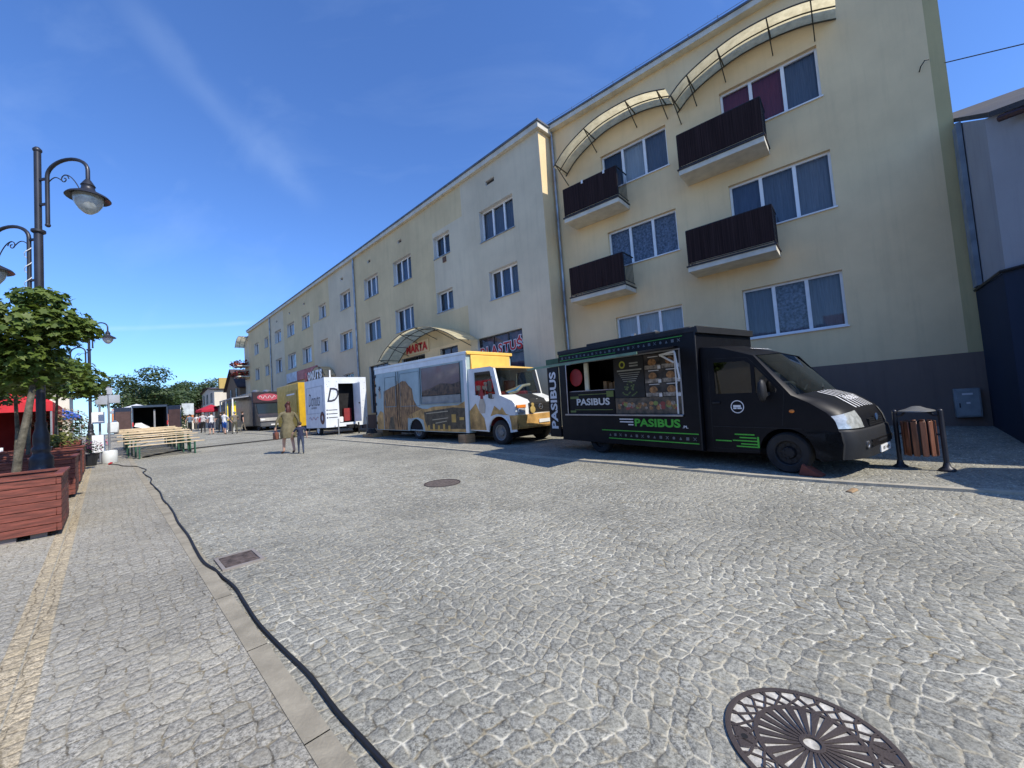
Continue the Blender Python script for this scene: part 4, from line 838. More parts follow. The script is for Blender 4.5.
mb = MB(); mb.box(xm2 - .2, xm2 + .32, -.935, -.918, .66, .77); mb.build('number_plate', M['white'], vbp)
mb = MB(); mb.box(.1, VW - .1, .5, .95, .6, 1.7); mb.box(.25, .7, .9, 1.05, 1.0, 2.1); mb.box(1.3, 1.8, .9, 1.05, 1.0, 2.1); mb.build('seat', mat('seat_red', (.22, .012, .012), .8), CT, bevel=.04)
mb = MB(); mb.box(.12, VW - .12, -.1, .3, 1.2, 1.52); mb.build('dashboard', mat('dash_black', (.03, .03, .03), .7), CT, bevel=.03)
mb = MB()
for k, cc in enumerate((0, 1, 2)): mb.cur = cc; mb.tube([(.5, .0 + k * .06, 1.6 + k * .03), (.9, -.0 + k * .06, 1.66 + .05 * k), (1.2, .02 + k * .06, 1.85), (1.6, .05 + k * .05, 1.9)], .045, 8)
mb.build('cloth_roll', [mat('cloth_cream', (.6, .5, .38), .8), mat('cloth_blue', (.05, .25, .6), .7), mat('cloth_brown', (.4, .3, .2), .8)], CT, smooth=True)
mb = MB(); mb.tube([(.35, -.14, 1.62), (1.0, -.08, 1.7)], .01, 5); mb.tube([(1.2, -.14, 1.62), (1.8, -.08, 1.7)], .01, 5); mb.split('wiper', M['rubber'], CT)
mb = MB(); mb.panel([[(-.53, .46), (.56, .46)] + [(.56 * cos(pi * k / 12), .42 + .56 * sin(pi * k / 12)) for k in range(13)]], .02, .039) if False else mb.tube([(.03, .52 * cos(pi * k / 12), .42 + .52 * sin(pi * k / 12)) for k in range(13)], .03, 6); mb.build('wheel_arch', cream, CT, smooth=True)
mb = MB(); mb.box(.3, VW - .3, -.5, 7.9, .34, .40); mb.box(.4, VW - .4, -.3, 7.7, .22, .34); mb.build('chassis', M['dark'], CT)
mb = MB(); mb.box(.06, .5, 4.2, 5.3, .38, .9); mb.build('wheel_housing', M['dark'], CT)
for y in (0, 4.75):
    wheel(CT, .06 if y == 0 else .1, y, .40, .22, rim=mat('rim_cream', (.20, .20, .19), .5)); wheel(CT, VW - .06, y, .40, .22, -1, rim=MATS['rim_cream'])
# crates under and behind the van
kraft = mat('cardboard', (.42, .26, .13), .8, var=.15)
def Lloc(org, th, x, y): return Vector((org.x + x * cos(th) - y * sin(th), org.y + x * sin(th) + y * cos(th)))
def crate(x, y, w, d, h, label, dz=0, m=kraft):
    p = Lloc(q0, TL, x, y); t = thing('wooden_crate', label, 'crate', (p.x, p.y, H(p.x, p.y) + dz), TL)
    mb = MB(); mb.box(0, w, 0, d, 0, h); mb.build('body', m, t, bevel=.008)
    mb = MB(); mb.box(-.006, w + .006, -.006, d + .006, h * .45, h * .5); mb.box(-.007, -.001, 0, .05, 0, h); mb.box(-.007, -.001, d - .05, d, 0, h); mb.build('batten', mat('crate_batten', (.30, .18, .09), .8), t)
    return t
crate(-.12, 1.50, .4, .42, .30, 'light wooden block under the front corner of the van with the rock mural')
crate(-.2, 8.15, .5, .9, .16, 'low wooden step of the pallet stairs behind the rock mural van')
crate(.35, 8.15, .5, .9, .36, 'higher wooden step of the pallet stairs behind the rock mural van')
crate(.9, 8.15, .4, .7, .75, 'tall wooden box on end behind the rock mural van')
hs = MB(); pp = Lloc(q0, TL, -.1, 8.35); zz = H(pp.x, pp.y) + .22
for k in range(5): hs.tube([(pp.x + (.22 - .02 * k) * cos(a * pi / 10), pp.y + (.22 - .02 * k) * sin(a * pi / 10), zz + .035 * k + .01 * sin(a)) for a in range(21)], .03, 6)
tag(hs.build('hose_coil', M['rubber'], smooth=True), 'coiled black hose lying on the low wooden step', 'hose')
# ================================================================== white trailer with doughnut sign
def trailer():
    p = Vector((-9.93, 21.14)); z = H(p.x, p.y)
    t = thing('food_trailer', 'white doughnut trailer with open rear door and letters on its roof', 'food trailer', (p.x, p.y, z), TL)
    wall_m = mat('trailer_white', (.66, .70, .74), .45, var=.05)
    mb = MB(); outer = [(0, .42), (0, 3.05), (2.95, 3.05), (2.95, .42)]
    mb.panel([outer], 0, .05); mb.panel([outer], 2.25, 2.3); mb.box(.05, 2.25, 2.9, 2.95, .42, 3.05); mb.box(.05, 2.25, .05, 2.9, .42, .47); mb.box(0, 2.3, 0, 2.95, 3.052, 3.1)
    mb.box(.05, .72, 0, .05, .42, 3.05); mb.box(1.56, 2.25, 0, .05, .42, 3.05); mb.box(.72, 1.56, 0, .05, 2.76, 3.05); mb.box(.72, 1.56, 0, .05, .42, .62)
    b = mb.build('body', wall_m, t)
    mb = MB(); mb.box(.1, 2.2, .5, .52, .5, 3); mb.box(.06, .1, .05, .5, .5, 3); mb.build('interior', M['dark'], t)
    mb = MB(); mb.box(1.1, 1.5, .3, .49, .7, 1.4); mb.box(.85, 1.05, .3, .49, .7, .95); mb.split('red_counter', mat('counter_red', (.25, .02, .02), .6), t)
    mb = MB(); mb.box(.74, .96, .06, .3, .64, .95); mb.build('canister', M['white'], t, bevel=.03)
    mb = MB(); mb.box(1.56, 1.60, -.82, -.0, .64, 2.76); d = mb.build('door', wall_m, t, bevel=.006)
    mb = MB(); mb.box(1.52, 1.56, -.75, -.65, 1.6, 1.66); mb.build('handle', M['blackmatt'], d)
    mb = MB(); mb.panel([[(.3, 1.2), (.3, 2.7), (2.75, 2.7), (2.75, 1.2)], [(.34, 1.24), (.34, 2.66), (2.71, 2.66), (2.71, 1.24)]], -.012, -.001); mb.build('hatch_frame', mat('trailer_frame', (.45, .5, .56), .5), b)
    ink = mat('navy_ink', (.02, .025, .05), .6)
    text(b, 'Donuts', (-.004, 1.55, 1.98), NEARX, UP, .7, ink, 1.7, shear=.3, bold=-.01); text(b, 'and more', (-.004, 1.6, 1.55), NEARX, UP, .14, ink, .8, shear=.2)
    text(b, 'D', (.42, -.004, 2.15), (1, 0, 0), UP, .75, ink, .62, shear=.3)
    mb = MB()
    for k in range(3): mb.box(.14, .62, -.005, -.001, 1.32 - k * .2, 1.36 - k * .2); mb.box(.05 + .0, .11, -.006, -.001, 1.3 - k * .2, 1.38 - k * .2)
    mb.split('contact_lines', ink, b)
    mb = MB(); rr = random.Random(2)
    for k in range(26):
        x, z_ = (rr.uniform(.08, .66), rr.uniform(1.6, 2.9)) if k % 2 else (rr.uniform(1.7, 2.2), rr.uniform(.7, 2.9)); a = rr.random() * 3
        mb.bar((x, -.004, z_), (x + .05 * cos(a), -.004, z_ + .05 * sin(a)), .014, .003, (0, 1, 0))
    mb.split('sprinkle_print', mat('sprinkle_ink', (.1, .16, .3), .6), b)
    dn = MB(); dn.M = Matrix.Translation((-.012, .45, .95)); 
    vs = []; fs = []
    for k in range(24):
        a = 2 * pi * k / 24
        for r, x in ((.12, -.0), (.15, -.02), (.26, -.02), (.3, 0)): vs.append((x, r * cos(a), r * sin(a) * 1.15))
    for k in range(24):
        for j in range(3): fs.append((k * 4 + j, k * 4 + j + 1, ((k + 1) % 24) * 4 + j + 1, ((k + 1) % 24) * 4 + j))
    dn.add(vs, fs); dn.build('doughnut_emblem', mat('doughnut_brown', (.12, .04, .03), .6), b)
    dd = MB(); dd.tube([(-.006, 2.4 - .08 * k, .95 + .08 * sin(k * .9)) for k in range(18)], .012, 5); dd.build('ribbon_print', mat('ribbon_pink', (.4, .12, .16), .6), b)
    for k, ch_ in enumerate('DONUTS'):
        text(b, ch_, (.03, 2.65 - k * .44, 3.36), NEARX, UP, .5, M['red_ink'] if k == 0 else M['white'], .38, bold=.06, name='roof_letter', extr=.02)
        text(b, ch_, (.06, 2.65 - k * .44, 3.36), (0, 1, 0), UP, .5, M['blackmatt'], .38, bold=.06, name='letter_back', extr=.01)
    mb = MB(); mb.bar((.35, .1, 3.1), (.35, .1, 3.5), .06); mb.build('roof_post', M['white'], b)
    mb = MB(); mb.box(.3, 2.0, .4, 2.6, .32, .42); mb.build('chassis', M['dark'], t)
    for x, y in ((.5, -.35), (2.1, -.3), (.1, 2.8)):
        mb = MB(); mb.bar((x, y, 0), (x, y, .85 if y < 0 else .42), .045); mb.bar((x - .08, y, .02), (x + .08, y, .02), .1, .03); mb.build('support_leg', M['grey_metal'], t)
    wheel(t, .05, 1.3, .3, .18, rim=M['white']); wheel(t, 2.25, 1.3, .3, .18, -1, rim=M['white'])
    mb = MB(); mb.bar((1.3, 0, .4), (1.3, -1.0, .42), .09); mb.bar((1.3, -1.0, 0), (1.3, -1.0, .6), .06); mb.box(1.0, 1.45, -.5, -.15, .3, .5); mb.build('drawbar', M['dark'], t)
    return t
trailer()
# ================================================================== yellow trailer
p = Vector((LF(8.85, 28.0)).xy); yt = thing('food_trailer', 'tall yellow box trailer behind the woman, beyond the white doughnut trailer', 'food trailer', (p.x, p.y, H(p.x, p.y)), TL)
ytm = mat('trailer_yellow', (.55, .33, .01), .45, var=.08); mb = MB(); mb.box(0, 2.2, 0, 4.6, .4, 3.25); yb = mb.build('body', ytm, yt, bevel=.03)
mb = MB(); mb.box(-.03, 0, .3, 2.6, 1.3, 2.8); mb.build('hatch', mat('trailer_mustard', (.42, .27, .02), .5), yb); mb = MB(); mb.box(-.035, -.031, .7, 2.3, 2.5, 2.6); mb.build('sign_line', M['white_ink'], yb)
mb = MB(); mb.box(.4, 1.6, -.02, .0, 1.0, 2.6); mb.build('end_door', ytm, yb, bevel=.01)
wheel(yt, .1, 1.8, .3, .18); wheel(yt, 2.1, 1.8, .3, .18, -1); mb = MB(); mb.bar((.3, .3, 0), (.3, .3, .4), .06); mb.bar((.3, 4.2, 0), (.3, 4.2, .4), .06); mb.build('support_leg', M['grey_metal'], yt)
# ================================================================== dark truck with awning
p = Vector((LF(8.5, 36.9)).xy); dt = thing('food_truck', 'dark food truck facing the camera with a pink and black sign over the windscreen', 'food truck', (p.x, p.y, H(p.x, p.y)), TL)
dk = mat('navy_paint', (.02, .02, .03), .4, var=.1, coat=.3)
mb = MB(); mb.box(0, 2.2, 1.2, 7, .4, 3.2); mb.build('box_body', dk, dt, bevel=.03)
mb = MB(); mb.box(.05, 2.15, 1.12, 1.198, 2.3, 3.15); sg = mb.build('front_sign', mat('sign_dark', (.03, .012, .018), .5, var=.3), dt)
mb = MB(); mb.add([(1.15 + .8 * cos(a * pi / 10), 1.115, 2.74 + .3 * sin(a * pi / 10)) for a in range(20)], [tuple(range(20))]); mb.build('pink_oval', mat('sign_pink', (.45, .07, .10), .5), sg)
mb = MB(); mb.tube([(.5 + .07 * k, 1.10, 2.74 + .13 * sin(k * 1.3)) for k in range(18)], .02, 5); mb.build('script_lettering', M['white_ink'], sg)
prof = [(1.2, 2.25), (.7, 2.2), (.1, 1.35), (-.55, 1.0), (-.65, .75), (-.68, .4)]
mb = MB(); vs, fs = loft([prof] * 2, [.1, 2.1]); mb.add(vs, [f for i, f in enumerate(fs) if i != 1]); dsd = [(1.2, .4)] + prof; mb.panel([dsd], .1, .12); mb.panel([dsd], 2.08, 2.1); mb.build('cab', mat('cab_grey', (.03, .032, .04), .35, coat=.3), dt)
mb = MB(); mb.add([(.16, .1, 1.36), (2.04, .1, 1.36), (2.04, .68, 2.18), (.16, .68, 2.18)], [(0, 1, 2, 3)]); mb.build('windscreen', mat('dark_glass', (.02, .028, .03), .12, spec=.6), dt)
for x in (.15, 1.6): mb = MB(); mb.box(x, x + .3, -.66, -.58, .80, .93); mb.build('headlight', M['white'], dt, bevel=.02)
mb = MB(); mb.box(.08, 2.12, -.78, -.6, .3, .62); mb.build('bumper', mat('bumper_grey', (.10, .105, .11), .5), dt, bevel=.04); mb = MB(); mb.box(.8, 1.4, -.8, -.781, .4, .5); mb.build('number_plate', M['white'], dt)
for k in (.5, 1.3): mb = MB(); mb.lathe([(.28, 0), (.3, .1), (.2, .2), (0, .24)], 14, c=(k, 2.0, 3.2), cap=False); mb.build('roof_fan', M['steel'], dt, smooth=True)
for y in (0.1, 5): wheel(dt, .12, y, .34, .2); wheel(dt, 2.08, y, .34, .2, -1)
p = Vector((LF(7.3, 39.0)).xy); aw = thing('awning_stand', 'grey awning roof on white posts standing beside the dark truck', 'awning', (p.x, p.y, H(p.x, p.y)), TL)
mb = MB(); mb.add([(0, 0, 2.75), (1.9, 0, 2.95), (1.9, 5, 2.95), (0, 5, 2.75), (0, 0, 2.83), (1.9, 0, 3.03), (1.9, 5, 3.03), (0, 5, 2.83)], [(0, 3, 2, 1), (4, 5, 6, 7), (0, 1, 5, 4), (1, 2, 6, 5), (2, 3, 7, 6), (3, 0, 4, 7)]); mb.build('awning_roof', mat('awning_grey', (.30, .32, .36), .6), aw)
for x, y in ((.05, .05), (.05, 2.5), (.05, 4.95), (1.85, .05)): mb = MB(); mb.bar((x, y, 0), (x, y, 2.8), .09); mb.build('post', M['white'], aw)
for y in (1.3, 3.7): mb = MB(); mb.box(.06, .1, y - .55, y + .55, .1, 2.7); mb.build('side_curtain', mat('tarp_taupe', (.13, .12, .115), .8), aw)
mb = MB(); mb.box(1.8, 1.85, .1, 5, .1, 2.8); mb.build('back_curtain', M['dark'], aw)
# yellow kiosk, parasols
p = Vector((LF(8.6, 50.0)).xy); kz = thing('kiosk', 'yellow and grey market kiosk under a green top', 'kiosk', (p.x, p.y, H(p.x, p.y)), TL)
mb = MB(); mb.box(0, 3, 0, 4.5, 0, 2.5); mb.build('body', mat('kiosk_grey', (.16, .17, .15), .7, var=.3), kz); mb = MB(); mb.box(-.1, 1.3, -.1, 0, .9, 2.55); mb.build('yellow_banner', mat('banner_yellow', (.85, .65, .02), .5), kz)
mb = MB(); mb.add([(-.3, -.2, 2.52), (3.2, -.2, 2.52), (3.2, 4.7, 2.52), (-.3, 4.7, 2.52), (1.4, 2.2, 2.95)], [(0, 1, 4), (1, 2, 4), (2, 3, 4), (3, 0, 4), (0, 3, 2, 1)]); mb.build('green_top', mat('awning_green', (.06, .10, .02), .8), kz)
def parasol(t, s, col, label, r=1.6, h=2.4):
    p = LF(t, s).xy; o = thing('parasol', label, 'parasol', (p.x, p.y, H(*p)), 0)
    mb = MB(); mb.lathe([(r, h - .35), (r, h - .12), (r * .55, h + .15), (.02, h + .45)], 8, cap=False); mb.build('canopy', col, o)
    mb = MB(); mb.tube([(0, 0, 0), (0, 0, h + .5)], .025, 6); mb.build('pole', M['steel'], o); mb = MB(); mb.lathe([(.25, 0), (.25, .08)], 12); mb.build('base', M['blackmatt'], o)
redc = mat('canvas_red', (.42, .012, .03), .7, var=.1)
parasol(8.2, 54, redc, 'dark red market parasol in front of the houses at the end of the street', 1.35, 2.3)
exec_people = True
# ------------------------------------------------------------------ people
def skin(parent, joints, edges, radii, mats, midx, name='body', sub=1):
    me = bpy.data.meshes.new(name); me.from_pydata(joints, edges, []); o = bpy.data.objects.new(name, me); COL.objects.link(o)
    md = o.modifiers.new('s', 'SKIN'); sm = o.modifiers.new('d', 'SUBSURF'); sm.levels = sub; sm.render_levels = sub
    md.use_smooth_shade = True
    for i, r in enumerate(radii):
        v = me.skin_vertices[0].data[i]; v.radius = r if isinstance(r, tuple) else (r, r); v.use_root = (i == 0)
    dg = bpy.context.evaluated_depsgraph_get(); dg.update(); m2 = bpy.data.meshes.new_from_object(o.evaluated_get(dg)); bpy.data.objects.remove(o)
    m2.name = name; m2.materials.clear()
    for m in mats: m2.materials.append(m)
    for p in m2.polygons: p.material_index = midx(p.center); p.use_smooth = True
    o = bpy.data.objects.new(name, m2); COL.objects.link(o); o.parent = parent; return o
SK = mat('skin', (.55, .33, .24), .55, var=.06)
def person(loc, rz, h, label, shirt, trousers, hair, stride=.3, arms=((.1, .1), (-.1, .1)), dress=False, shorts=False, group=None, longhair=False, sleeves=False, shoes=None, bun=False, wide=1.):
    """faces local +y; arms: (forward swing, outward) for left/right; k = scale"""
    o = thing('person', label, 'person', loc, rz, group); k = h / 1.7; sh = shoes or mat('shoe_dark', (.03, .025, .025), .6)
    st = stride / 2
    J = [(0, 0, .93), (0, 0, 1.12), (0, .0, 1.33), (0, 0, 1.45), (0, .01, 1.53), (0, .02, 1.62)]; E = [(0, 1), (1, 2), (2, 3), (3, 4), (4, 5)]; Rr = [(.16 * wide, .115), (.135 * wide, .10), (.165 * wide, .11), (.075, .07), (.055, .055), (.075, .09)]
    for sx, sw, arm in ((-1, st, arms[0]), (1, -st, arms[1])):
        i = len(J); hp = (.095 * sx, 0, .87); kn = (.1 * sx, sw * .55 + .03, .48); an = (.1 * sx, sw, .09); toe = (.115 * sx, sw + .16, .035); hl = (.1 * sx, sw - .03, .05)
        J += [hp, kn, an, toe]; E += [(0, i), (i, i + 1), (i + 1, i + 2), (i + 2, i + 3)]; Rr += [(.088 * wide,) * 2, (.058,) * 2, (.042,) * 2, (.042, .028)]
        i = len(J); f, ou = arm; shl = (.19 * sx * wide, 0, 1.40); el = (sx * (.22 + ou * .6) * wide, f * .5 - .02, 1.13); ha = (sx * (.22 + ou), f * 1.0 + .04, 1.13 - .25 * (1 if f < .4 else -.6)); hd = tuple(a + (a - b) * .28 for a, b in zip(ha, el))
        J += [shl, el, ha, hd]; E += [(2, i), (i, i + 1), (i + 1, i + 2), (i + 2, i + 3)]; Rr += [(.062,) * 2, (.045,) * 2, (.032,) * 2, (.036, .022)]
    J = [tuple(v * k for v in j) for j in J]; Rr = [tuple(v * k for v in r) for r in Rr]
    def mi(c_):
        z = c_.z / k; ax = abs(c_.x) / k
        if z > 1.475: return 0
        if z > .9 and ax < .21 * wide + .02: return 1 if z > .95 else 2
        if z > .9: return 1 if (z > (1.22 if not sleeves else .93)) else 0
        if ax > .2 and z > .7: return 0
        if z < .085: return 3
        if shorts: return 2 if z > .5 else 0
        if dress: return 0
        return 2
    skin(o, J, E, Rr, [SK, shirt, trousers, sh], mi)
    hb = MB(); hb.sphere((0, -.012 * k, 1.655 * k), (.086 * k, .10 * k, .10 * k), 14, 10)
    if longhair: hb.sphere((0, -.085 * k, 1.48 * k), (.085 * k, .05 * k, .2 * k), 12, 8)
    if bun: hb.sphere((0, -.08 * k, 1.74 * k), (.06 * k,) * 3, 10, 6)
    # cut the face side free: hair only behind and above
    hb.v = [(x, min(y, .045 * k) if z < 1.68 * k else y, z) for x, y, z in hb.v]
    hb.build('hair', hair, o, smooth=True)
    fb = MB(); fb.sphere((0, .10 * k, 1.60 * k), (.014 * k, .02 * k, .022 * k), 8, 6); fb.build('nose', SK, o, smooth=True)
    eb2 = MB(); [eb2.sphere((sx * .03 * k, .088 * k, 1.63 * k), .009 * k, 6, 4) for sx in (-1, 1)]; eb2.build('eyes', M['blackmatt'], o)
    if dress:
        db = MB(); n = 36; vs = []; prof = [(.165 * wide, 1.41, .72), (.19 * wide, 1.32, .68), (.14 * wide, 1.12, .80), (.175 * wide, 1.0, .85), (.215 * wide, .85, .9), (.225 * wide, .68, .92), (.215 * wide, .55, .92)]
        for r, z, q in prof:
            for j in range(n):
                a = 2 * pi * j / n; fl_ = 1 + (.07 * sin(a * 9) * max(0, (1.05 - z) * 1.6)); vs.append((r * k * cos(a) * fl_, r * q * k * sin(a) * fl_, z * k))
        db.add(vs, [(i * n + j, i * n + (j + 1) % n, (i + 1) * n + (j + 1) % n, (i + 1) * n + j) for i in range(len(prof) - 1) for j in range(n)]); db.build('dress', shirt, o, smooth=True, angle=80)
    return o
khaki = cloth('cloth_khaki', (.155, .135, .08)); redh = mat('hair_red', (.07, .012, .008), .6, var=.3, vs=30); br = mat('hair_brown', (.06, .035, .02), .7); gh = mat('hair_grey', (.2, .19, .18), .7)
navyc = cloth('cloth_navy', (.03, .035, .07)); jeans = cloth('cloth_jeans', (.045, .06, .10)); whc = cloth('cloth_white', (.6, .6, .6)); blc = cloth('cloth_blue_grey', (.12, .17, .23)); shc = cloth('cloth_shorts_blue', (.03, .10, .35)); blk = cloth('cloth_black', (.02, .02, .022)); taupe = cloth('cloth_taupe', (.18, .16, .13)); pale = cloth('cloth_pale', (.42, .40, .40))
def gp(x, y): return (x, y, H(x, y))
wx = person(gp(-7.75, 13.72), TL + .12, 1.68, 'woman in a khaki knee length dress walking away, holding a boy by the hand', khaki, khaki, redh, .34, ((.02, .17), (.06, .16)), dress=True, longhair=True, sleeves=True, shoes=mat('shoe_tan', (.10, .05, .03), .6), bun=True, wide=1.12)
person(gp(-7.17, 13.4), TL - .25, 1.04, 'small boy in navy top and jeans walking hand in hand with the woman', navyc, jeans, br, .42, ((.3, .22), (.1, .1)), sleeves=False, wide=1.05)
# handbag held in the woman's left hand
bg_ = thing('handbag', 'brown leather handbag carried by the woman in the khaki dress', 'handbag', Vector(gp(-7.75, 13.72)) + Vector((-.42, -.02, .62)), TL)
lea = mat('leather_brown', (.17, .055, .03), .5); mb = MB(); mb.box(-.06, .06, -.16, .16, -.12, .14); mb.build('body', lea, bg_, bevel=.03); mb = MB(); mb.tube([(0, .1 * cos(a * pi / 8), .13 + .12 * sin(a * pi / 8)) for a in range(9)], .01, 6); mb.build('handle', lea, bg_)
person(gp(-33.6, 41.5), TL, 1.8, 'man in a blue grey shirt walking away beyond the bench stack', blc, blk, br, .3, sleeves=False, wide=1.1)
person(gp(-27.7, 35.65), TL, 1.78, 'grey haired man in a pale shirt walking away left of the two people in shorts', pale, blk, gh, .3, wide=1.2)
person(gp(-23.65, 31.3), TL + .4, 1.7, 'person in a white top and dark shorts standing in the street', whc, navyc, br, .1, ((.5, .0), (.4, .05)), shorts=True)
person(gp(-21.75, 30.05), TL - .8, 1.68, 'person in a white shirt and bright blue shorts', whc, shc, br, .2, ((.4, .1), (.3, .1)), shorts=True)
person(gp(-20.75, 29.75), TL + .2, 1.62, 'person in a taupe shirt leaning near the awning posts', taupe, cloth('cloth_olive', (.09, .085, .06)), gh, .25, ((.4, .1), (.4, .1)), wide=1.15)
person(gp(-22.3, 32.9), TL - 1.4, 1.6, 'person in dark clothes under the edge of the grey awning', blk, taupe, br, .5)
person(gp(-35.5, 45.2), TL + .3, 1.65, 'woman in a red top walking with the crowd far down the street', cloth('cloth_red', (.35, .03, .04)), jeans, br, .3)
person(gp(-36.6, 46.2), TL - .2, 1.75, 'man in a white shirt far down the street beside the woman in red', whc, taupe, gh, .3)
person(gp(-31.0, 41.0), TL + 2.9, 1.7, 'person in light clothes facing the camera far down the street', pale, whc, br, .2)
person(gp(-38.5, 50.5), TL + 2.6, 1.72, 'person in navy clothes facing the camera near the red parasol', navyc, jeans, br, .3)
person(gp(-24.6, 33.6), TL + .5, 1.7, 'person in black clothes between the two people in shorts', blk, blk, br, .2, ((.4, .1), (.1, .1)))
# worker inside the black truck
pw = Lloc(p0, TP, .75, 3.75); person((pw.x, pw.y, H(p0.x, p0.y) + .5), TP + rad(90), 1.7, 'worker in dark clothes inside the serving hatch of the black food truck', blk, blk, br, .05, ((.3, .05), (.3, .05)))
# ------------------------------------------------------------------ planters
def planter(s, label, t0=-.40, w=1.5, h=.76):
    p = onL(t0, s); o = thing('wooden_planter', label, 'planter', p, TL, 'wooden planters lining the pavement')
    n = 7; bh = (h - .07) / n; rr = random.Random(int(s * 10))
    for side_ in range(4):
        mb = MB(); mb.M = Matrix.Translation((-w / 2, w / 2, 0)) @ Matrix.Rotation(side_ * pi / 2, 4, 'Z')
        for k in range(n):
            j = rr.uniform(-.003, .003); z = .07 + k * bh; ov = .0 if (k + side_) % 2 else -.045
            mb.box(-w / 2 - ov * -1 if False else -w / 2 + (0 if (k + side_) % 2 else .045), w / 2 - (0 if (k + side_) % 2 else .045), -w / 2 + j, -w / 2 + .045 + j, z, z + bh - .006)
        mb.build('side_boards', M['wood_red'], o, bevel=.004)
    mb = MB()
    for x0, x1, y0, y1 in ((-w - .02, .02, -.02, .07), (-w - .02, .02, w - .07, w + .02), (-w - .02, -w + .07, .071, w - .071), (-.07, .02, .071, w - .071)): mb.box(x0, x1, y0, y1, h + .001, h + .035)
    mb.build('rim', M['wood_red'], o, bevel=.004)
    mb = MB(); mb.box(-w + .05, -.05, .05, w - .05, .1, h - .06); mb.build('soil', M['soil'], o)
    for x, y in ((-w + .2, .15), (-.2, .15), (-w + .2, w - .15), (-.2, w - .15), (-.2 - .25, .12)):
        mb = MB(); mb.box(x - .07, x + .07, y - .07, y + .07, -.0, .07); mb.build('foot', mat('foot_block', (.22, .19, .18), .8), o)
    return o
planter(7.92, 'large red brown wooden planter nearest the camera, in front of the lamp post')
planter(11.47, 'red brown wooden planter just behind the near lamp post, in shade')
planter(13.75, 'third red brown wooden planter from the camera')
planter(16.0, 'fourth red brown wooden planter from the camera, before the white sign base')
planter(21.2, 'red brown wooden planter beyond the white sign base', t0=-.6)
# ------------------------------------------------------------------ trees
def leafmat(name, c1, c2):
    if name in MATS: return MATS[name]
    m = bpy.data.materials.new(name); m.use_nodes = True; N = NT(m); b = N.n['Principled BSDF']
    g = N.new('ShaderNodeNewGeometry'); r = g.outputs['Random Per Island']
    n = N.noise(N.new('ShaderNodeTexCoord').outputs['Object'], 1.6, 3)
    col = N.mix(N.ramp(n, .35, .65), N.mix(r, c1, c2), N.mix(r, c2, tuple(a * .7 for a in c1)))
    N.link(col, b.inputs['Base Color']); b.inputs['Roughness'].default_value = .5; b.inputs['Specular IOR Level'].default_value = .35
    tr = N.new('ShaderNodeBsdfTranslucent', {0: N.mix(.5, col, (.16, .22, .02))}); mxs = N.new('ShaderNodeMixShader', {0: .28, 1: b.outputs[0], 2: tr.outputs[0]})
    N.link(mxs.outputs[0], N.n['Material Output'].inputs[0]); MATS[name] = m; return m
LM = leafmat('maple_leaf', (.05, .10, .018), (.145, .19, .035)); LD = leafmat('dark_leaf', (.018, .045, .014), (.05, .085, .025)); LF2 = leafmat('far_leaf', (.03, .06, .022), (.085, .12, .045))
MAPLE = [(0, -.5), (.18, -.3), (.5, -.28), (.34, -.02), (.48, .3), (.16, .22), (0, .55), (-.16, .22), (-.48, .3), (-.34, -.02), (-.5, -.28), (-.18, -.3)]
def leaves(clumps, size, seed, shape=MAPLE, droop=.5, shell=.55):
    rr = random.Random(seed); mb = MB(); n = len(shape)
    for (cx, cy, cz, rx, ry, rz, cnt) in clumps:
        for i in range(cnt):
            while True:
                d = Vector((rr.gauss(0, 1), rr.gauss(0, 1), rr.gauss(0, 1)))
                if d.length > .1: break
            d.normalize(); r = shell + (1 - shell) * rr.random() if rr.random() < .8 else rr.random() * .7
            p = Vector((cx + d.x * rx * r, cy + d.y * ry * r, cz + d.z * rz * r)); s = size * rr.uniform(.65, 1.2)
            nrm = Vector((d.x * .6 + rr.gauss(0, .4), d.y * .6 + rr.gauss(0, .4), abs(d.z) * .5 + .55 + rr.gauss(0, .3))).normalized()
            a = nrm.orthogonal().normalized(); ang = rr.uniform(0, 6.28); u = a * cos(ang) + nrm.cross(a) * sin(ang); v = nrm.cross(u)
            vs = [p + u * x * s + v * y * s - Vector((0, 0, abs(x) * s * .25)) for x, y in shape]; mb.add(vs, [tuple(range(n))])
    return mb
def build_leaves(mb, name, m, parent):
    me = bpy.data.meshes.new(name); me.from_pydata(mb.v, [], mb.f); me.materials.append(m); o = bpy.data.objects.new(name, me); COL.objects.link(o); o.parent = parent; return o
def tree(loc, clumps, trunk, size, seed, label, lm, name='tree', cat='tree', group=None, shape=MAPLE, limbs=6, tr=.035, shell=.55):
    o = thing(name, label, cat, loc, 0, group); rr = random.Random(seed)
    mb = MB(); k = len(trunk); mb.tube(trunk, [tr * (1.15 - .5 * i / (k - 1)) for i in range(k)], 9)
    t = mb.build('trunk', M['bark'], o, smooth=True)
    if limbs:
        mb = MB(); top = Vector(trunk[-1])
        for i in range(limbs):
            c_ = clumps[i % len(clumps)]; e = Vector(c_[:3]) + Vector((rr.gauss(0, .3) * c_[3], rr.gauss(0, .3) * c_[4], 0)); m_ = top.lerp(e, .5) + Vector((0, 0, .12 * (e - top).length)); mb.tube([top - Vector((0, 0, .1)), m_, e], [tr * .55, tr * .35, tr * .12], 6)
        mb.build('limbs', M['bark'], o, smooth=True)
    build_leaves(leaves(clumps, size, seed, shape, shell=shell), 'crown', lm, o); return o
RIGHTV = Vector((cos(TL), sin(TL)))
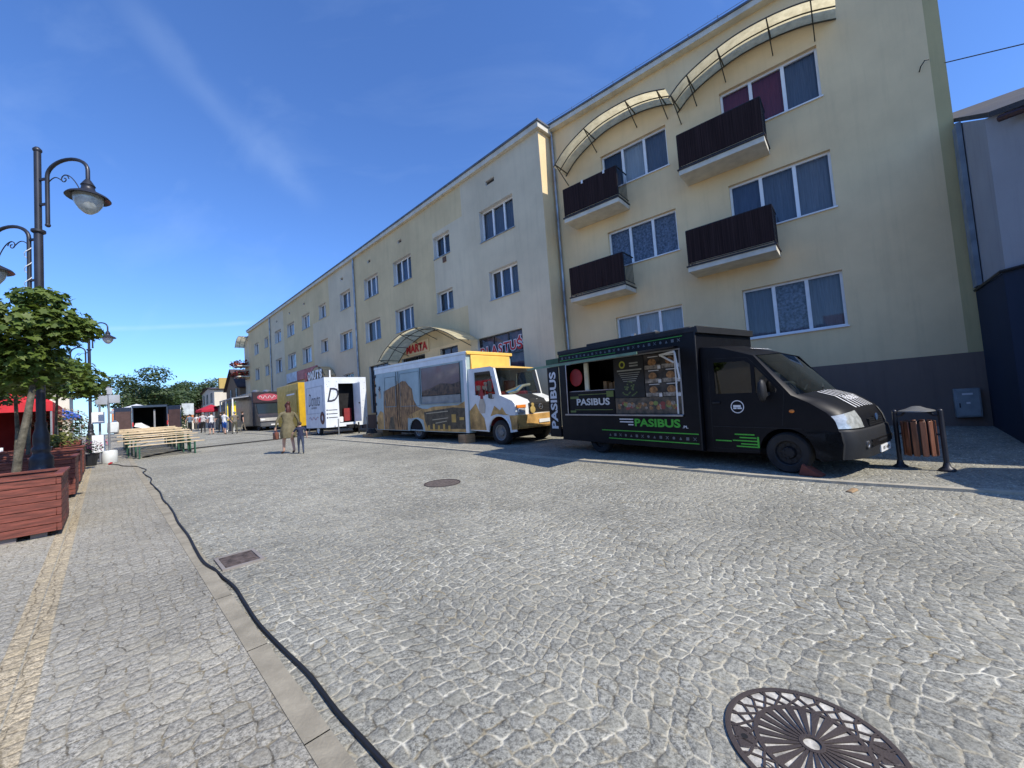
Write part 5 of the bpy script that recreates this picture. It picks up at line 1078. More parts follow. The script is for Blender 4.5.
def flat_crown(cx, cy, cz, R, n, seed, cnt, hz=.34, ang0=0):
    rr = random.Random(seed); out = [(cx, cy, cz + .1, R * .6, R * .6, hz, cnt)]
    for i in range(n):
        a = 2 * pi * i / n + rr.uniform(-.3, .3) + ang0; q = R * rr.uniform(.5, .72); out.append((cx + q * cos(a), cy + q * sin(a), cz + rr.uniform(-.35, .15) * 1.0, R * rr.uniform(.33, .5), R * rr.uniform(.33, .5), hz * rr.uniform(.55, .95), cnt // 2))
    return out
# near tree in the first planter
b = onL(-1.15, 8.65, .7); b = Vector((-7.42, 5.92, H(-7.42, 5.92) + .68))
cl = [(.25, .0, 1.95, .75, .75, .42, 700), (-.45, -.5, 1.85, .55, .55, .32, 430), (-.85, .2, 1.8, .55, .5, .3, 380), (.68, .40, 2.0, .52, .48, .34, 420), (.95, .6, 1.95, .32, .3, .18, 130),
      (.42, .3, 2.42, .42, .4, .2, 240), (.1, .1, 1.5, .7, .6, .3, 420), (.2, .2, 1.3, .45, .4, .28, 260), (-.5, .1, 1.35, .55, .5, .3, 300), (.0, .4, 1.6, .55, .5, .35, 330), (.0, -.45, 2.1, .45, .4, .22, 240)]
cl = [(x * .72 - .08, y * .66, (z + .28), rx * .85, ry * .85, rz, int(n * 1.15)) for x, y, z, rx, ry, rz, n in cl]
tree(b, cl, [(0, 0, -.3), (.05, .02, .3), (.11, .07, .8), (.2, .12, 1.5), (.22, .1, 2.1)], .115, 3, 'small round maple with a leaning stake trunk in the nearest planter', LM, tr=.047)
b = onL(-1.2, 12.2, .7)
tree(b, flat_crown(.1, .1, 1.75, .95, 6, 5, 300), [(0, 0, -.3), (.02, .03, .6), (-.05, .05, 1.5)], .14, 5, 'maple partly hidden behind the lamp post, in the second planter', LM)
b = onL(-.95, 16.7, .7)
tree(b, flat_crown(.0, .15, 2.0, 1.15, 7, 8, 420, .5), [(0, 0, -.3), (.0, .03, .6), (.04, .05, 1.8)], .15, 8, 'bright green maple in the fourth planter beside the road signs', LM)
b = onL(-1.25, 14.6, .7)
tree(b, flat_crown(-.1, -.0, 1.75, .8, 5, 11, 240, .35), [(0, 0, -.3), (.0, .03, .6), (.1, .05, 1.6)], .14, 11, 'maple with a thin dark trunk in the third planter', LD)
# flowering bushes and plants by the walkway
OV = [(0, -.5), (.3, 0), (0, .5), (-.3, 0)]
fp = thing('flowering_bush', 'pink and green flowering bush behind the road signs', 'bush', onL(-1.1, 21.9, .75))
mb = MB(); mb.tube([(0, 0, -.2), (0, 0, .6)], .04, 6); mb.build('stem', M['bark'], fp)
build_leaves(leaves([(0, 0, .5, .75, .75, .65, 800)], .12, 21, OV), 'foliage', LD, fp); build_leaves(leaves([(0, 0, .75, .75, .75, .5, 600)], .10, 22, OV, shell=.85), 'blossom', leafmat('blossom_pink', (.42, .22, .20), (.30, .24, .13)), fp)
for i, (t, s, z, r, lab) in enumerate(((-.9, 16.5, .72, .42, 'low yellow green shrub in the fourth planter'), (-1.3, 24.0, 0, .8, 'yellow green bush on the pavement past the last planter'), (-1.0, 27.5, 0, .9, 'leafy bush on the pavement far behind the road signs'))):
    o = thing('shrub', lab, 'shrub', onL(t, s, z)); mb = MB(); mb.tube([(0, 0, -.05), (0, 0, r * .6)], .02, 5); mb.build('stem', M['bark'], o); build_leaves(leaves([(0, 0, r * .6, r, r, r * .6, 420)], .10, 40 + i, OV), 'foliage', leafmat('lime_leaf', (.10, .13, .03), (.22, .22, .06)), o)
for i, (t, s, lab) in enumerate(((-.35, 19.0, 'magenta petunias by the white sign base'), (-.2, 22.5, 'magenta petunias farther along the pavement'))):
    o = thing('flower_pot', lab, 'flower pot', onL(t, s)); mb = MB(); mb.lathe([(.16, 0), (.22, .35), (.24, .38), (.2, .38)], 14); mb.build('pot', M['blackmatt'], o); build_leaves(leaves([(0, 0, .55, .35, .35, .25, 160)], .08, 60 + i, OV), 'foliage', LD, o); build_leaves(leaves([(0, 0, .6, .36, .36, .25, 90)], .08, 62 + i, OV, shell=.9), 'blossom', leafmat('blossom_magenta', (.5, .03, .18), (.6, .2, .3)), o)
# ------------------------------------------------------------------ street lamps
def lamp(loc, rz, label):
    o = thing('street_lamp', label, 'street lamp', loc, rz, 'twin armed black street lamps'); lb_ = M['lamp_black']
    mb = MB(); mb.lathe([(0.18, 0.0), (0.18, 0.24), (0.158, 0.288), (0.166, 0.64), (0.144, 0.688), (0.151, 0.744), (0.144, 0.8), (0.148, 0.848), (0.115, 0.896), (0.104, 0.944), (0.119, 0.976), (0.119, 1.016), (0.094, 1.056), (0.104, 1.136), (0.101, 1.248), (0.072, 1.376), (0.076, 1.424), (0.075, 1.472)], 20); mb.build('base', lb_, o, smooth=True, angle=50)
    mb = MB(); mb.tube([(0, 0, 1.44), (0, 0, 4.95)], .06, 14); mb.lathe([(.07, 0), (.095, .02), (.095, .06), (.05, .08)], 14, c=(0, 0, 4.90)); mb.tube([(0, 0, 4.95), (0, 0, 6.45)], .048, 12); mb.lathe([(.05, 0), (.062, .02), (.062, .05), (.03, .09), (0, .1)], 12, c=(0, 0, 6.43), cap=False); mb.build('pole', lb_, o, smooth=True, angle=50)
    for sx, zb, zt in ((1, 5.13, 5.82), (-1, 3.75, 4.72)):
        mb = MB(); xo = .20 * sx; R_a = .42
        pts = [(xo, 0, zb - .1)] + [(xo, 0, zb + .3)] + [(xo + sx * R_a * (1 - cos(a * pi / 14)), 0, zt + .12 + R_a * .62 * sin(a * pi / 14)) for a in range(15)]; pts.append((xo + sx * 2 * R_a, 0, zt - .05))
        mb.tube(pts, .03, 10); mb.bar((0, 0, zb + .3), (xo, 0, zb + .3), .035); mb.bar((0, 0, zt + .08), (xo, 0, zt + .08), .035); mb.sphere((xo, 0, zb - .1), .04, 8, 6)
        arm = mb.build('arm', lb_, o, smooth=True)
        mb = MB(); mb.tube([(xo + sx * (.04 + .035 * k), 0, zt + .02 + .06 * sin(k * .45)) for k in range(9)], .009, 5); mb.tube([(xo + sx * (.36 + .09 * (1 - t / 18) * cos(t * .55)), 0, zt + .02 + .09 * (1 - t / 18) * sin(t * .55)) for t in range(16)], .009, 5); mb.tube([(xo + sx * (.36 + .035 * k), 0, zt + .1 - .004 * k * k) for k in range(13)], .009, 5); mb.build('scroll', lb_, arm)
        hx = xo + sx * 2 * R_a
        mb = MB(); mb.lathe([(.03, -.05), (.05, -.08), (.1, -.17), (.085, -.19), (.1, -.26), (.27, -.36), (.30, -.40), (.29, -.41), (.1, -.30)], 24, c=(hx, 0, zt), cap=False); hd = mb.build('lamp_head', lb_, arm, smooth=True, angle=50)
        mb = MB(); mb.lathe([(.2, -.36), (.205, -.42), (.18, -.52), (.12, -.62), (.05, -.68), (0, -.69)], 20, c=(hx, 0, zt), cap=False)
        mb.build('glass_bowl', mat('bowl_glass', (.42, .45, .44), .15, var=.15, vs=12, spec=.8), arm, smooth=True)
    return o
la = lamp(onL(-.78, 10.95), rad(-6), 'tall black twin lamp post behind the nearest planter')
wc = MB(); rp = la.location; wc.tube([rp + Vector((-.2 + .042 * cos(k * .8), .042 * sin(k * .8), 3.8 + k * .035)) for k in range(28)], .006, 5); tag(wc.build('light_string', M['white']), 'white cord wound around the lower arm of the near lamp post', 'cord')
l2 = lamp(onL(-.45, 28.0), rad(-6), 'smaller looking twin lamp post far down the pavement behind the trees')
# ------------------------------------------------------------------ road signs on a white base
o = thing('road_sign', 'pair of blank backed road signs on a grey post in a round white base', 'road sign', onL(.12, 19.35), TL)
mb = MB(); mb.lathe([(.19, 0), (.2, .02), (.2, .38), (.18, .42), (0, .42)], 22, cap=False); mb.build('base', mat('plastic_white', (.62, .64, .62), .5, var=.1), o, smooth=True)
mb = MB(); mb.tube([(0, 0, .4), (0, 0, 2.6)], .03, 8); mb.build('post', M['grey_metal'], o)
tin = mat('sign_back', (.36, .38, .40), .5, .3)
for x0, x1, z0, z1 in ((-.30, -.02, 1.98, 2.3), (.0, .28, 2.02, 2.3), (-.15, .1, 2.32, 2.55)): mb = MB(); mb.box(x0, x1, -.05, -.03, z0, z1); mb.build('sign_plate', tin, o, bevel=.01)
o = thing('road_sign', 'second grey sign post with white cards, just behind the round white base', 'road sign', onL(-.1, 20.2), TL)
mb = MB(); mb.tube([(0, 0, 0), (0, 0, 2.4)], .03, 8); mb.build('post', M['grey_metal'], o)
for z0, z1 in ((1.35, 1.75), (.35, .95)): mb = MB(); mb.box(-.2, .12, -.05, -.035, z0, z1); mb.build('card', M['white'], o)
mb = MB(); mb.box(-.1, .3, -.06, -.04, 2.05, 2.35); mb.build('sign_plate', tin, o)
o = thing('jerrycan', 'white plastic water canister hung on the sign post', 'canister', onL(.22, 20.0, .98), TL); mb = MB(); mb.box(-.15, .15, -.1, .1, 0, .4); mb.build('body', MATS['plastic_white'], o, bevel=.04); mb = MB(); mb.lathe([(.04, 0), (.04, .05)], 10, c=(.05, 0, .4)); mb.build('cap', M['white'], o)
# ------------------------------------------------------------------ beer benches and tables
def bench(table, w):
    o = thing('beer_table' if table else 'beer_bench', 'x', 'table' if table else 'bench')
    z = .76 if table else .46; d = .5 if table else .25
    mb = MB(); mb.box(0, 2.2, 0, d, z, z + .035); mb.build('tabletop' if table else 'seat', M['pine'], o, bevel=.006)
    for x in (.3, 1.9):
        mb = MB(); 
        for y in (.04, d - .04): mb.bar((x, y, 0), (x, y, z), .04)
        mb.bar((x, 0, .02), (x, d, .02), .04); mb.bar((x, .04, z * .5), (x, d - .04, z * .5), .03); mb.bar((x, d / 2, z - .1), (x + (.35 if x < 1 else -.35), d / 2, z), .02)
        mb.build('leg', M['bench_green'], o)
    return o
B0, T0 = bench(False, 0), bench(True, 0); usedB = usedT = False
ordn = ['front', 'second', 'third', 'fourth', 'fifth', 'sixth', 'seventh', 'eighth', 'ninth', 'tenth', 'eleventh', 'twelfth', 'thirteenth', 'fourteenth', 'fifteenth', 'sixteenth']
s = 20.0; k = 0; nb_ = nt2 = 0
rr = random.Random(9)
for i, (kind, kz) in enumerate([('B', 1), ('B', 1.15), ('B', 1.34), ('T', .92), ('B', 1.6), ('T', .98), ('B', 1.74), ('T', 1.04), ('T', 1.07), ('B', 1.9), ('T', 1.1), ('T', 1.13), ('B', 2.0), ('T', 1.16), ('T', 1.18), ('T', 1.2)]):
    if kind == 'B': o = B0 if not usedB else copy_tree(B0); usedB = True; nb_ += 1; o['label'] = 'pine beer bench with green legs, %s bench from the front of the row' % ordn[nb_ - 1]; o['group'] = 'beer benches set across the street'
    else: o = T0 if not usedT else copy_tree(T0); usedT = True; nt2 += 1; o['label'] = 'pine beer table with green legs, %s table from the front of the row' % ordn[nt2 - 1]; o['group'] = 'beer tables set across the street'
    o.location = onL((.60 if i < 2 else .45) + rr.uniform(-.12, .12), s, 0); o.scale = (1, 1, kz); o.rotation_euler = (0, 0, TL + rr.uniform(-.05, .05)); s += .44 if kind == 'B' else .68
# ------------------------------------------------------------------ dark van with its rear doors open
def van(loc):
    o = thing('parked_van', 'dark van seen from behind with both rear doors open, beyond the benches', 'van', loc, TL)
    vp = mat('van_navy', (.02, .03, .055), .35, coat=.4); sd_ = [(0, .35), (0, 1.2), (.08, 2.35), (.25, 2.5), (4.1, 2.5), (4.9, 1.5), (5.6, 1.2), (5.7, .35)]
    mb = MB(); mb.panel([sd_], 0, .06); mb.panel([sd_], 1.94, 2.0); mb.box(0, 2, .2, 4.1, 2.5, 2.54); mb.add([(0, 4.1, 2.5), (2, 4.1, 2.5), (2, 4.9, 1.5), (0, 4.9, 1.5)], [(0, 1, 2, 3)]); mb.add([(0, 4.9, 1.5), (2, 4.9, 1.5), (2, 5.7, 1.0), (0, 5.7, 1.0)], [(0, 1, 2, 3)]); mb.box(0, 2, 5.64, 5.7, .35, 1.0); mb.box(.06, 1.94, .05, 4, .5, .56); mb.box(.06, 1.94, .02, .25, 2.38, 2.5); mb.build('body', vp, o)
    mb = MB(); mb.box(.07, 1.93, 3.6, 3.65, .5, 2.48); mb.box(.061, .075, .1, 3.6, .56, 2.48); mb.box(1.925, 1.939, .1, 3.6, .56, 2.48); mb.box(.08, 1.92, .1, 3.6, 2.44, 2.48); mb.build('cargo_lining', M['dark'], o)
    mb = MB(); mb.box(.02, 1.98, -.08, .0, .32, .52); mb.build('rear_bumper', M['blackmatt'], o)
    for x0, x1, a in ((-.98, -.03, .06), (2.03, 2.98, -.06)):
        mb = MB(); mb.box(x0, x1, -.03, .03, .55, 2.42); d = mb.build('rear_door', vp, o, bevel=.02); ang_ = .25 if a > 0 else -.75; px_ = x1 if a > 0 else x0; d.rotation_euler = (0, 0, ang_); d.location = (px_ - px_ * cos(ang_), -px_ * sin(ang_), 0)
        mb = MB(); mb.box(x0 + .06, x1 - .06, -.045, -.031, .65, 2.12); mb.build('door_lining', mat('ply_brown', (.075, .04, .035), .7), d)
    for x in (-.01, 1.93): mb = MB(); mb.box(x, x + .08, -.04, .0, 1.0, 1.3); mb.build('tail_light', mat('tail_red', (.5, .03, .03), .4), o)
    mb = MB(); mb.box(.15, .8, .3, .9, .56, 1.0); mb.box(1.2, 1.3, .3, .5, .56, 2.2); mb.build('cargo_rack', mat('cargo_grey', (.25, .25, .25), .7), o)
    mb = MB(); mb.add([(.1, .1, 1.0), (.9, .1, .75), (1.0, .6, .9), (.2, .6, 1.25), (.5, .3, 1.25)], [(0, 1, 4), (1, 2, 4), (2, 3, 4), (3, 0, 4), (0, 3, 2, 1)]); mb.build('white_tarp', M['white'], o)
    for y in (.9, 4.7): wheel(o, .02, y, .33, .2); wheel(o, 1.98, y, .33, .2, -1)
    return o
van(onL(1.45, 40.5))
# ------------------------------------------------------------------ red tents, banner, blue tent on the left
redt = mat('tent_red', (.55, .012, .02), .65, var=.08); def_red = mat('tent_red_dark', (.30, .008, .012), .7)
tn = thing('market_tent', 'bright red market tent on the left behind the lamp post', 'tent', onL(-1.15, 19.6), TL)
mb = MB(); w, d, h = 4.5, 4.2, 2.15
mb.add([(-w, 0, h), (0, 0, h), (0, d, h), (-w, d, h), (-w + .9, .9, h + .75), (-.9, .9, h + .75), (-.9, d - .9, h + .75), (-w + .9, d - .9, h + .75)], [(0, 1, 5, 4), (1, 2, 6, 5), (2, 3, 7, 6), (3, 0, 4, 7), (4, 5, 6, 7)]); mb.build('canopy', redt, tn)
mb = MB(); mb.box(-w, 0, -.012, .0, h - .3, h); mb.box(-.01, .004, .0, d, h - .3, h); mb.build('valance', redt, tn)
mb = MB(); mb.box(-.02, .0, 0, d, .05, h - .3); mb.box(-w, 0, d - .02, d, .05, h); mb.box(-w, -w + .02, 0, d, .05, h); mb.build('side_wall', def_red, tn)
mb = MB(); mb.panel([[(1.2, .3), (1.5, 1.0), (1.3, 1.6), (1.7, 1.75), (2.1, 1.2), (2.3, .5)]], .002, .008); mb.build('white_print', M['white_ink'], tn)
for x, y in ((-.03, .02), (-w + .03, .02), (-.03, d - .02), (-w + .03, d - .02), (-2.2, .02)): mb = MB(); mb.bar((x, y, 0), (x, y, h), .045); mb.build('pole', M['grey_metal'], tn)
mb = MB(); mb.box(-2.9, -2.86, .5, .9, .9, 1.5); mb.build('shelf', M['grey_metal'], tn)
bn = thing('banner_table', 'white banner with black letter A hanging in front of the red tent', 'banner', onL(-2.05, 18.7), TL)
mb = MB(); mb.box(-3.4, 0, 0, .02, .18, .82); mb.build('banner_cloth', M['white'], bn); text(bn, 'A', (-1.5, -.004, .38), (1, 0, 0), UP, .22, M['black'], .22, bold=.03)
mb = MB(); mb.panel([[(0, .2), (0, .8), (.0, .5)]], 0, .001) if False else mb.add([(-.9, -.003, .2), (-.1, -.003, .2), (-.1, -.003, .55)], [(0, 1, 2)]); mb.build('orange_print', mat('print_orange', (.75, .42, .08), .6), bn)
for x in (-3.3, -.1): mb = MB(); mb.bar((x, .05, 0), (x, .05, .85), .035); mb.build('post', M['grey_metal'], bn)
bt = thing('market_tent', 'small blue market tent far left behind the red one', 'tent', onL(-2.3, 40), TL); mb = MB(); mb.add([(-3, 0, 2.0), (1.2, 0, 2.0), (1.2, 3, 2.0), (-3, 3, 2.0), (-.9, 1.5, 3.2)], [(0, 1, 4), (1, 2, 4), (2, 3, 4), (3, 0, 4)]); mb.build('canopy', mat('canvas_blue', (.02, .09, .45), .7), bt)
mb = MB(); mb.box(-3, 1.2, -.01, .0, 1.7, 2.0); mb.build('valance', MATS['canvas_blue'], bt)
for x, y in ((-2.95, .05), (1.15, .05), (1.15, 2.95), (-2.95, 2.95)): mb = MB(); mb.bar((x, y, 0), (x, y, 2), .05); mb.build('pole', M['grey_metal'], bt)
# ------------------------------------------------------------------ litter bin
u = Vector((6.25, 6.6)); v = Vector((6.5, 6.18)); 
bi = thing('litter_bin', 'wood slatted litter bin hung between two black posts with a domed lid', 'litter bin', (6.38, 6.4, H(6.38, 6.4)), math.atan2(v.y - u.y, v.x - u.x))
hw = .265
for x in (-hw, hw): mb = MB(); mb.tube([(x, 0, .0), (x, 0, .91)], .032, 12); mb.lathe([(.10, 0), (.10, .02), (.05, .06), (.036, .12)], 14, c=(x, 0, 0)); mb.sphere((x, 0, .91), .034, 10, 6); mb.build('post', M['lamp_black'], bi, smooth=True, angle=50)
mb = MB(); mb.lathe([(.215, .91), (.21, .925), (.12, .955), (.05, .99), (0, .995)], 24, cap=False); mb.lathe([(.215, .91), (.0, .915)], 24, cap=False); mb.build('lid', mat('lid_grey', (.16, .16, .155), .5, .2), bi, smooth=True, angle=40)
mb = MB(); mb.tube([(-hw, 0, .84), (-hw + .08, 0, .85), (-.12, 0, .915)], .018, 8); mb.tube([(hw, 0, .84), (hw - .08, 0, .85), (.12, 0, .915)], .018, 8); mb.tube([(-hw, 0, .55), (-.17, 0, .55)], .015, 6); mb.tube([(hw, 0, .55), (.17, 0, .55)], .015, 6); mb.split('bracket', M['lamp_black'], bi, smooth=True)
mb = MB(); mb.lathe([(.172, .24), (.176, .74)], 20, cap=False); mb.lathe([(.0, .245), (.172, .24)], 20, cap=False); mb.build('liner', M['blackmatt'], bi, smooth=True)
slm = mat('bin_wood', (.20, .07, .03), .5, var=.25, vs=3, stretch=(10, 10, 1), coat=.2)
for k in range(12):
    a = 2 * pi * k / 12; mb = MB(); mb.M = Matrix.Rotation(a, 4, 'Z'); mb.box(.179, .198, -.036, .036, .22, .76); mb.build('slat', slm, bi, bevel=.005)
# flat stone lying by the kerb
fb_ = MB(); fx, fy = 4.43, 5.44; fb_.M = Matrix.Translation((fx, fy, H(fx, fy))) @ Matrix.Rotation(.6, 4, 'Z'); fb_.add([(-.1, -.04, 0), (.11, -.05, 0), (.13, .03, 0), (-.08, .05, 0), (-.09, -.03, .025), (.1, -.04, .03), (.11, .025, .03), (-.07, .04, .02)], [(0, 3, 2, 1), (4, 5, 6, 7), (0, 1, 5, 4), (1, 2, 6, 5), (2, 3, 7, 6), (3, 0, 4, 7)]); tag(fb_.build('stone', mat('sandstone_chip', (.36, .24, .13), .9), bevel=.008), 'flat sandy stone chip lying on the setts in front of the black truck', 'stone')
# ------------------------------------------------------------------ manholes and drain
def plane_basis(x, y):
    e = .3; n = Vector((-(rise(x + e, y) - rise(x - e, y)) / (2 * e), -(rise(x, y + e) - rise(x, y - e)) / (2 * e), 1)).normalized(); return n
def manhole(x, y, r, label, fancy):
    o = thing('manhole_cover', label, 'manhole cover', (x, y, rise(x, y) + .002)); o.scale = (1, 1, .5); n = plane_basis(x, y); o.rotation_mode = 'QUATERNION'; o.rotation_quaternion = n.to_track_quat('Z', 'Y')
    fill = mat('concrete_infill', (.50, .475, .41), .85, var=.25, vs=18, bump=.5) if fancy else mat('rust_lid', (.15, .12, .10), .7, .2, var=.3, vs=20, bump=.8, bs=90)
    mb = MB(); mb.lathe([(r * .97, 0), (r * .97, .004)], 60); mb.build('lid', fill, o)
    mb = MB(); mb.lathe([(r * .93, .004), (r * .93, .016), (r * .945, .018), (r, .016), (r, -.02)], 64, cap=False); mb.build('outer_ring', M['iron'], o, smooth=True, angle=40)
    if not fancy: return o
    mb = MB(); mb.lathe([(r * .60, .004), (r * .60, .017), (r * .655, .017), (r * .655, .004)], 64, cap=False); mb.lathe([(r * .10, .004), (r * .10, .02), (r * .145, .02), (r * .145, .004)], 28, cap=False); mb.build('inner_ring', M['iron'], o, smooth=True, angle=40)
    mb = MB(); N_ = 24
    for k in range(N_):                               # tapered ribs of the sunburst
        a = 2 * pi * k / N_; d = Vector((cos(a), sin(a), 0)); p_ = Vector((-sin(a), cos(a), 0)); r0, r1 = r * .14, r * .605; w0, w1 = .004, .0155
        vs = [d * r0 - p_ * w0, d * r0 + p_ * w0, d * r1 + p_ * w1, d * r1 - p_ * w1]; mb.add([(*q.xy, .004) for q in vs] + [(*q.xy, .016) for q in vs], [(4, 5, 6, 7), (0, 1, 5, 4), (1, 2, 6, 5), (2, 3, 7, 6), (3, 0, 4, 7)])
    mb.build('sunburst_rib', M['iron'], o)
    mb = MB(); N_ = 24                                 # interlaced curves between the rings
    for sgn in (1, -1):
        for k in range(N_):
            a0 = 2 * pi * k / N_; pts = []
            for j in range(7):
                t = j / 6; rad_ = r * (.65 + .285 * t); a = a0 + sgn * 2 * pi / N_ * 1.1 * sin(t * pi / 2); pts.append((rad_ * cos(a), rad_ * sin(a)))
            for p1, p2 in zip(pts, pts[1:]): mb.bar((*p1, .009 + .0005 * sgn), (*p2, .009 + .0005 * sgn), .0085, .012)
    mb.build('lattice', M['iron'], o)
    mb = MB(); mb.M = Matrix.Rotation(rad(118), 4, 'Z'); mb.box(r * .68, r * .91, -.055, .055, .004, .0145); mb.M = Matrix.Rotation(rad(-62), 4, 'Z'); mb.box(r * .68, r * .91, -.055, .055, .004, .0145); mb.split('lifting_plate', M['iron'], o, bevel=.006)
    mb = MB(); mb.M = Matrix.Rotation(rad(118), 4, 'Z') @ Matrix.Translation((r * .8, 0, .0148)); mb.lathe([(.014, 0), (.014, .001)], 10); mb.build('lifting_hole', M['dark'], o)
    for a_, ch in zip((150, 156, 162, 168), 'D400'): A_ = rad(a_); text(o, ch, (r * .8 * cos(A_), r * .8 * sin(A_), .016), (sin(A_), -cos(A_), 0), (cos(A_), sin(A_), 0), .035, M['iron'], name='cast_mark', bold=.03)
    return o
manhole(1.125, 1.725, .318, 'cast iron manhole cover with sunburst pattern in the foreground', True)
manhole(-1.40, 7.38, .33, 'plain brown round manhole cover in the middle of the street', False)
# drain grate
g0 = LF(.76, 4.72); dr_ = thing('drain_grate', 'rusty iron drain grate beside the left kerb', 'drain grate', (g0.x, g0.y, rise(g0.x, g0.y) + .004), TL, rx=GR)
rust = mat('rust_iron', (.13, .10, .085), .7, .3, var=.3, vs=15); mb = MB(); w, d = .35, .44
for a, b, e, f in ((0, w, 0, .03), (0, w, d - .03, d), (0, .03, .031, d - .031), (w - .03, w, .031, d - .031)): mb.box(a, b, e, f, -.01, .014)
mb.build('frame', mat('grate_frame', (.28, .25, .22), .7, .2), dr_)
mb = MB()
for k in range(9): mb.box(.035, w - .035, .045 + k * .041, .045 + k * .041 + .024, -.004, .012)
mb.build('bars', rust, dr_)
mb = MB(); mb.box(.03, w - .03, .03, d - .03, -.03, -.0045 + .002); mb.build('sump', M['dark'], dr_)
# ------------------------------------------------------------------ black cable along the kerb
CP = [(.74, .6), (.80, 1.05), (.79, 1.7), (.775, 2.1), (.78, 2.5), (.755, 2.9), (.735, 3.35), (.745, 3.8), (.755, 4.2), (.72, 4.6), (.665, 5.0), (.67, 5.6), (.69, 6.3), (.685, 7.2), (.72, 8.3), (.70, 9.4), (.75, 10.6), (.70, 12.0), (.78, 13.2), (.70, 14.5), (.82, 15.6), (.66, 16.6), (.4, 17.3), (.3, 18.0), (.1, 18.5)]
def cable(name, pts, r, label, m=None):
    sm_ = smoothpts(pts, 5); P = []
    for t, s in sm_:
        p = LF(t, s); z = rise(p.x, p.y) + (.034 if t < .72 else 0 if t < 7.3 else .04); P.append((p.x, p.y, z + r + .001))
    Z = [p[2] for p in P]; P = [(p[0], p[1], sum(Z[max(0, i - 1):i + 2]) / len(Z[max(0, i - 1):i + 2])) for i, p in enumerate(P)]
    mb = MB(); mb.tube(P, r, 8); return tag(mb.build(name, m or mat('cable_rubber', (.012, .012, .013), .55, var=.2), smooth=True), label, 'cable')
cable('power_cable', CP, .012, 'thick black power cable snaking along the left kerb')
cable('power_cable', [(1.0, 20.4), (2.0, 22.0), (2.9, 22.7), (4.5, 23.0), (6.4, 23.3), (8.6, 23.6)], .03, 'black cable crossing the street from the benches to the trailers')
pl_ = MB(); pz = onL(.1, 18.5, .03); pl_.tube([pz, pz + Vector((-.05, .1, .02)), pz + Vector((-.08, .16, .02))], [.03, .035, .03], 8); tag(pl_.build('power_plug', mat('plug_red', (.45, .02, .02), .5)), 'red power plug at the end of the kerb cable', 'plug')
# ------------------------------------------------------------------ houses at the end of the street
def house(t, s, w, d, h, roof_h, wm, rm, label, wins=(), gable='y', chim=None):
    p = LF(t, s); o = thing('house', label, 'house', (p.x, p.y, rise(p.x, p.y) - .3), TL)
    mb = MB(); mb.box(0, w, 0, d, 0, h)
    if gable == 'y': mb.add([(0, 0, h), (w, 0, h), (w / 2, 0, h + roof_h), (0, d, h), (w, d, h), (w / 2, d, h + roof_h)], [(0, 1, 2), (3, 5, 4)]); rv = [(-.3, -.2, h - .15), (w / 2, -.2, h + roof_h + .1), (w + .3, -.2, h - .15), (-.3, d + .2, h - .15), (w / 2, d + .2, h + roof_h + .1), (w + .3, d + .2, h - .15)]; rf_ = [(0, 1, 4, 3), (1, 2, 5, 4)]
    else: mb.add([(0, 0, h), (0, d, h), (0, d / 2, h + roof_h), (w, 0, h), (w, d, h), (w, d / 2, h + roof_h)], [(0, 1, 2), (3, 5, 4)]); rv = [(-.3, -.3, h - .15), (-.3, d / 2, h + roof_h + .1), (-.3, d + .3, h - .15), (w + .3, -.3, h - .15), (w + .3, d / 2, h + roof_h + .1), (w + .3, d + .3, h - .15)]; rf_ = [(0, 1, 4, 3), (1, 2, 5, 4)]
    mb.build('wall', wm, o)
    mb = MB(); mb.add(rv, rf_); mb.add([(x, y, z + .12) for x, y, z in rv], rf_); r_ = mb.build('roof', rm, o)
    if chim: mb = MB(); mb.box(chim[0], chim[0] + 1.2, chim[1], chim[1] + .9, h, chim[2]); mb.build('chimney', stucco('chimney_yellow', (.5, .36, .12)), r_)
    for (face, a, b, e, f) in wins:
        mb = MB()
        if face == 'x': mb.box(-.05, -.001, a, b, e, f)
        else: mb.box(a, b, -.05, -.001, e, f)
        wo = mb.build('window', mat('far_window', (.05, .06, .08), .2, spec=.8), o)
        mb = MB()
        if face == 'x': mb.box(-.07, -.051, (a + b) / 2 - .05, (a + b) / 2 + .05, e, f); mb.box(-.08, -.0, a - .05, b + .05, e - .1, e)
        else: mb.box((a + b) / 2 - .05, (a + b) / 2 + .05, -.07, -.051, e, f); mb.box(a - .05, b + .05, -.08, 0, e - .1, e)
        mb.build('frame', M['pvc'], wo)
    return o
whs = stucco('white_stucco', (.66, .60, .48), .1); brs = stucco('brown_stucco', (.20, .14, .09)); tile = mat('roof_tile_dark', (.07, .05, .05), .8); tiler = mat('roof_tile_orange', (.45, .17, .07), .8)
house(11.5, 57, 9, 7.5, 5.2, 2.3, brs, tile, 'brown house with dark roof next to the long block', [('x', a, a + 1.2, z, z + 1.5) for a in (1, 4) for z in (1.5, 3.6)], 'x')
house(11.2, 71, 12, 10, 5.9, .35, whs, tile, 'cream house with bright end wall at the end of the street', [('x', a, a + 1.2, z, z + 1.5) for a in (1.5, 5, 8) for z in (1.6, 3.9)], 'x', chim=(.8, 1, 7.6))
house(12.6, 90, 12, 12, 5.4, .8, brs, tile, 'brown corner house farthest along the right side', [('x', a, a + 1.2, z, z + 1.5) for a in (1, 4, 8) for z in (1.4, 4.0)] + [('y', 1.5, 3, 1.5, 3)], 'x')
house(1.5, 118, 14, 9, 2.6, 3.0, whs, tiler, 'low house with an orange roof closing the street', [('y', 2, 3.4, .9, 2.2), ('y', 6, 7.4, .9, 2.2)], 'x')
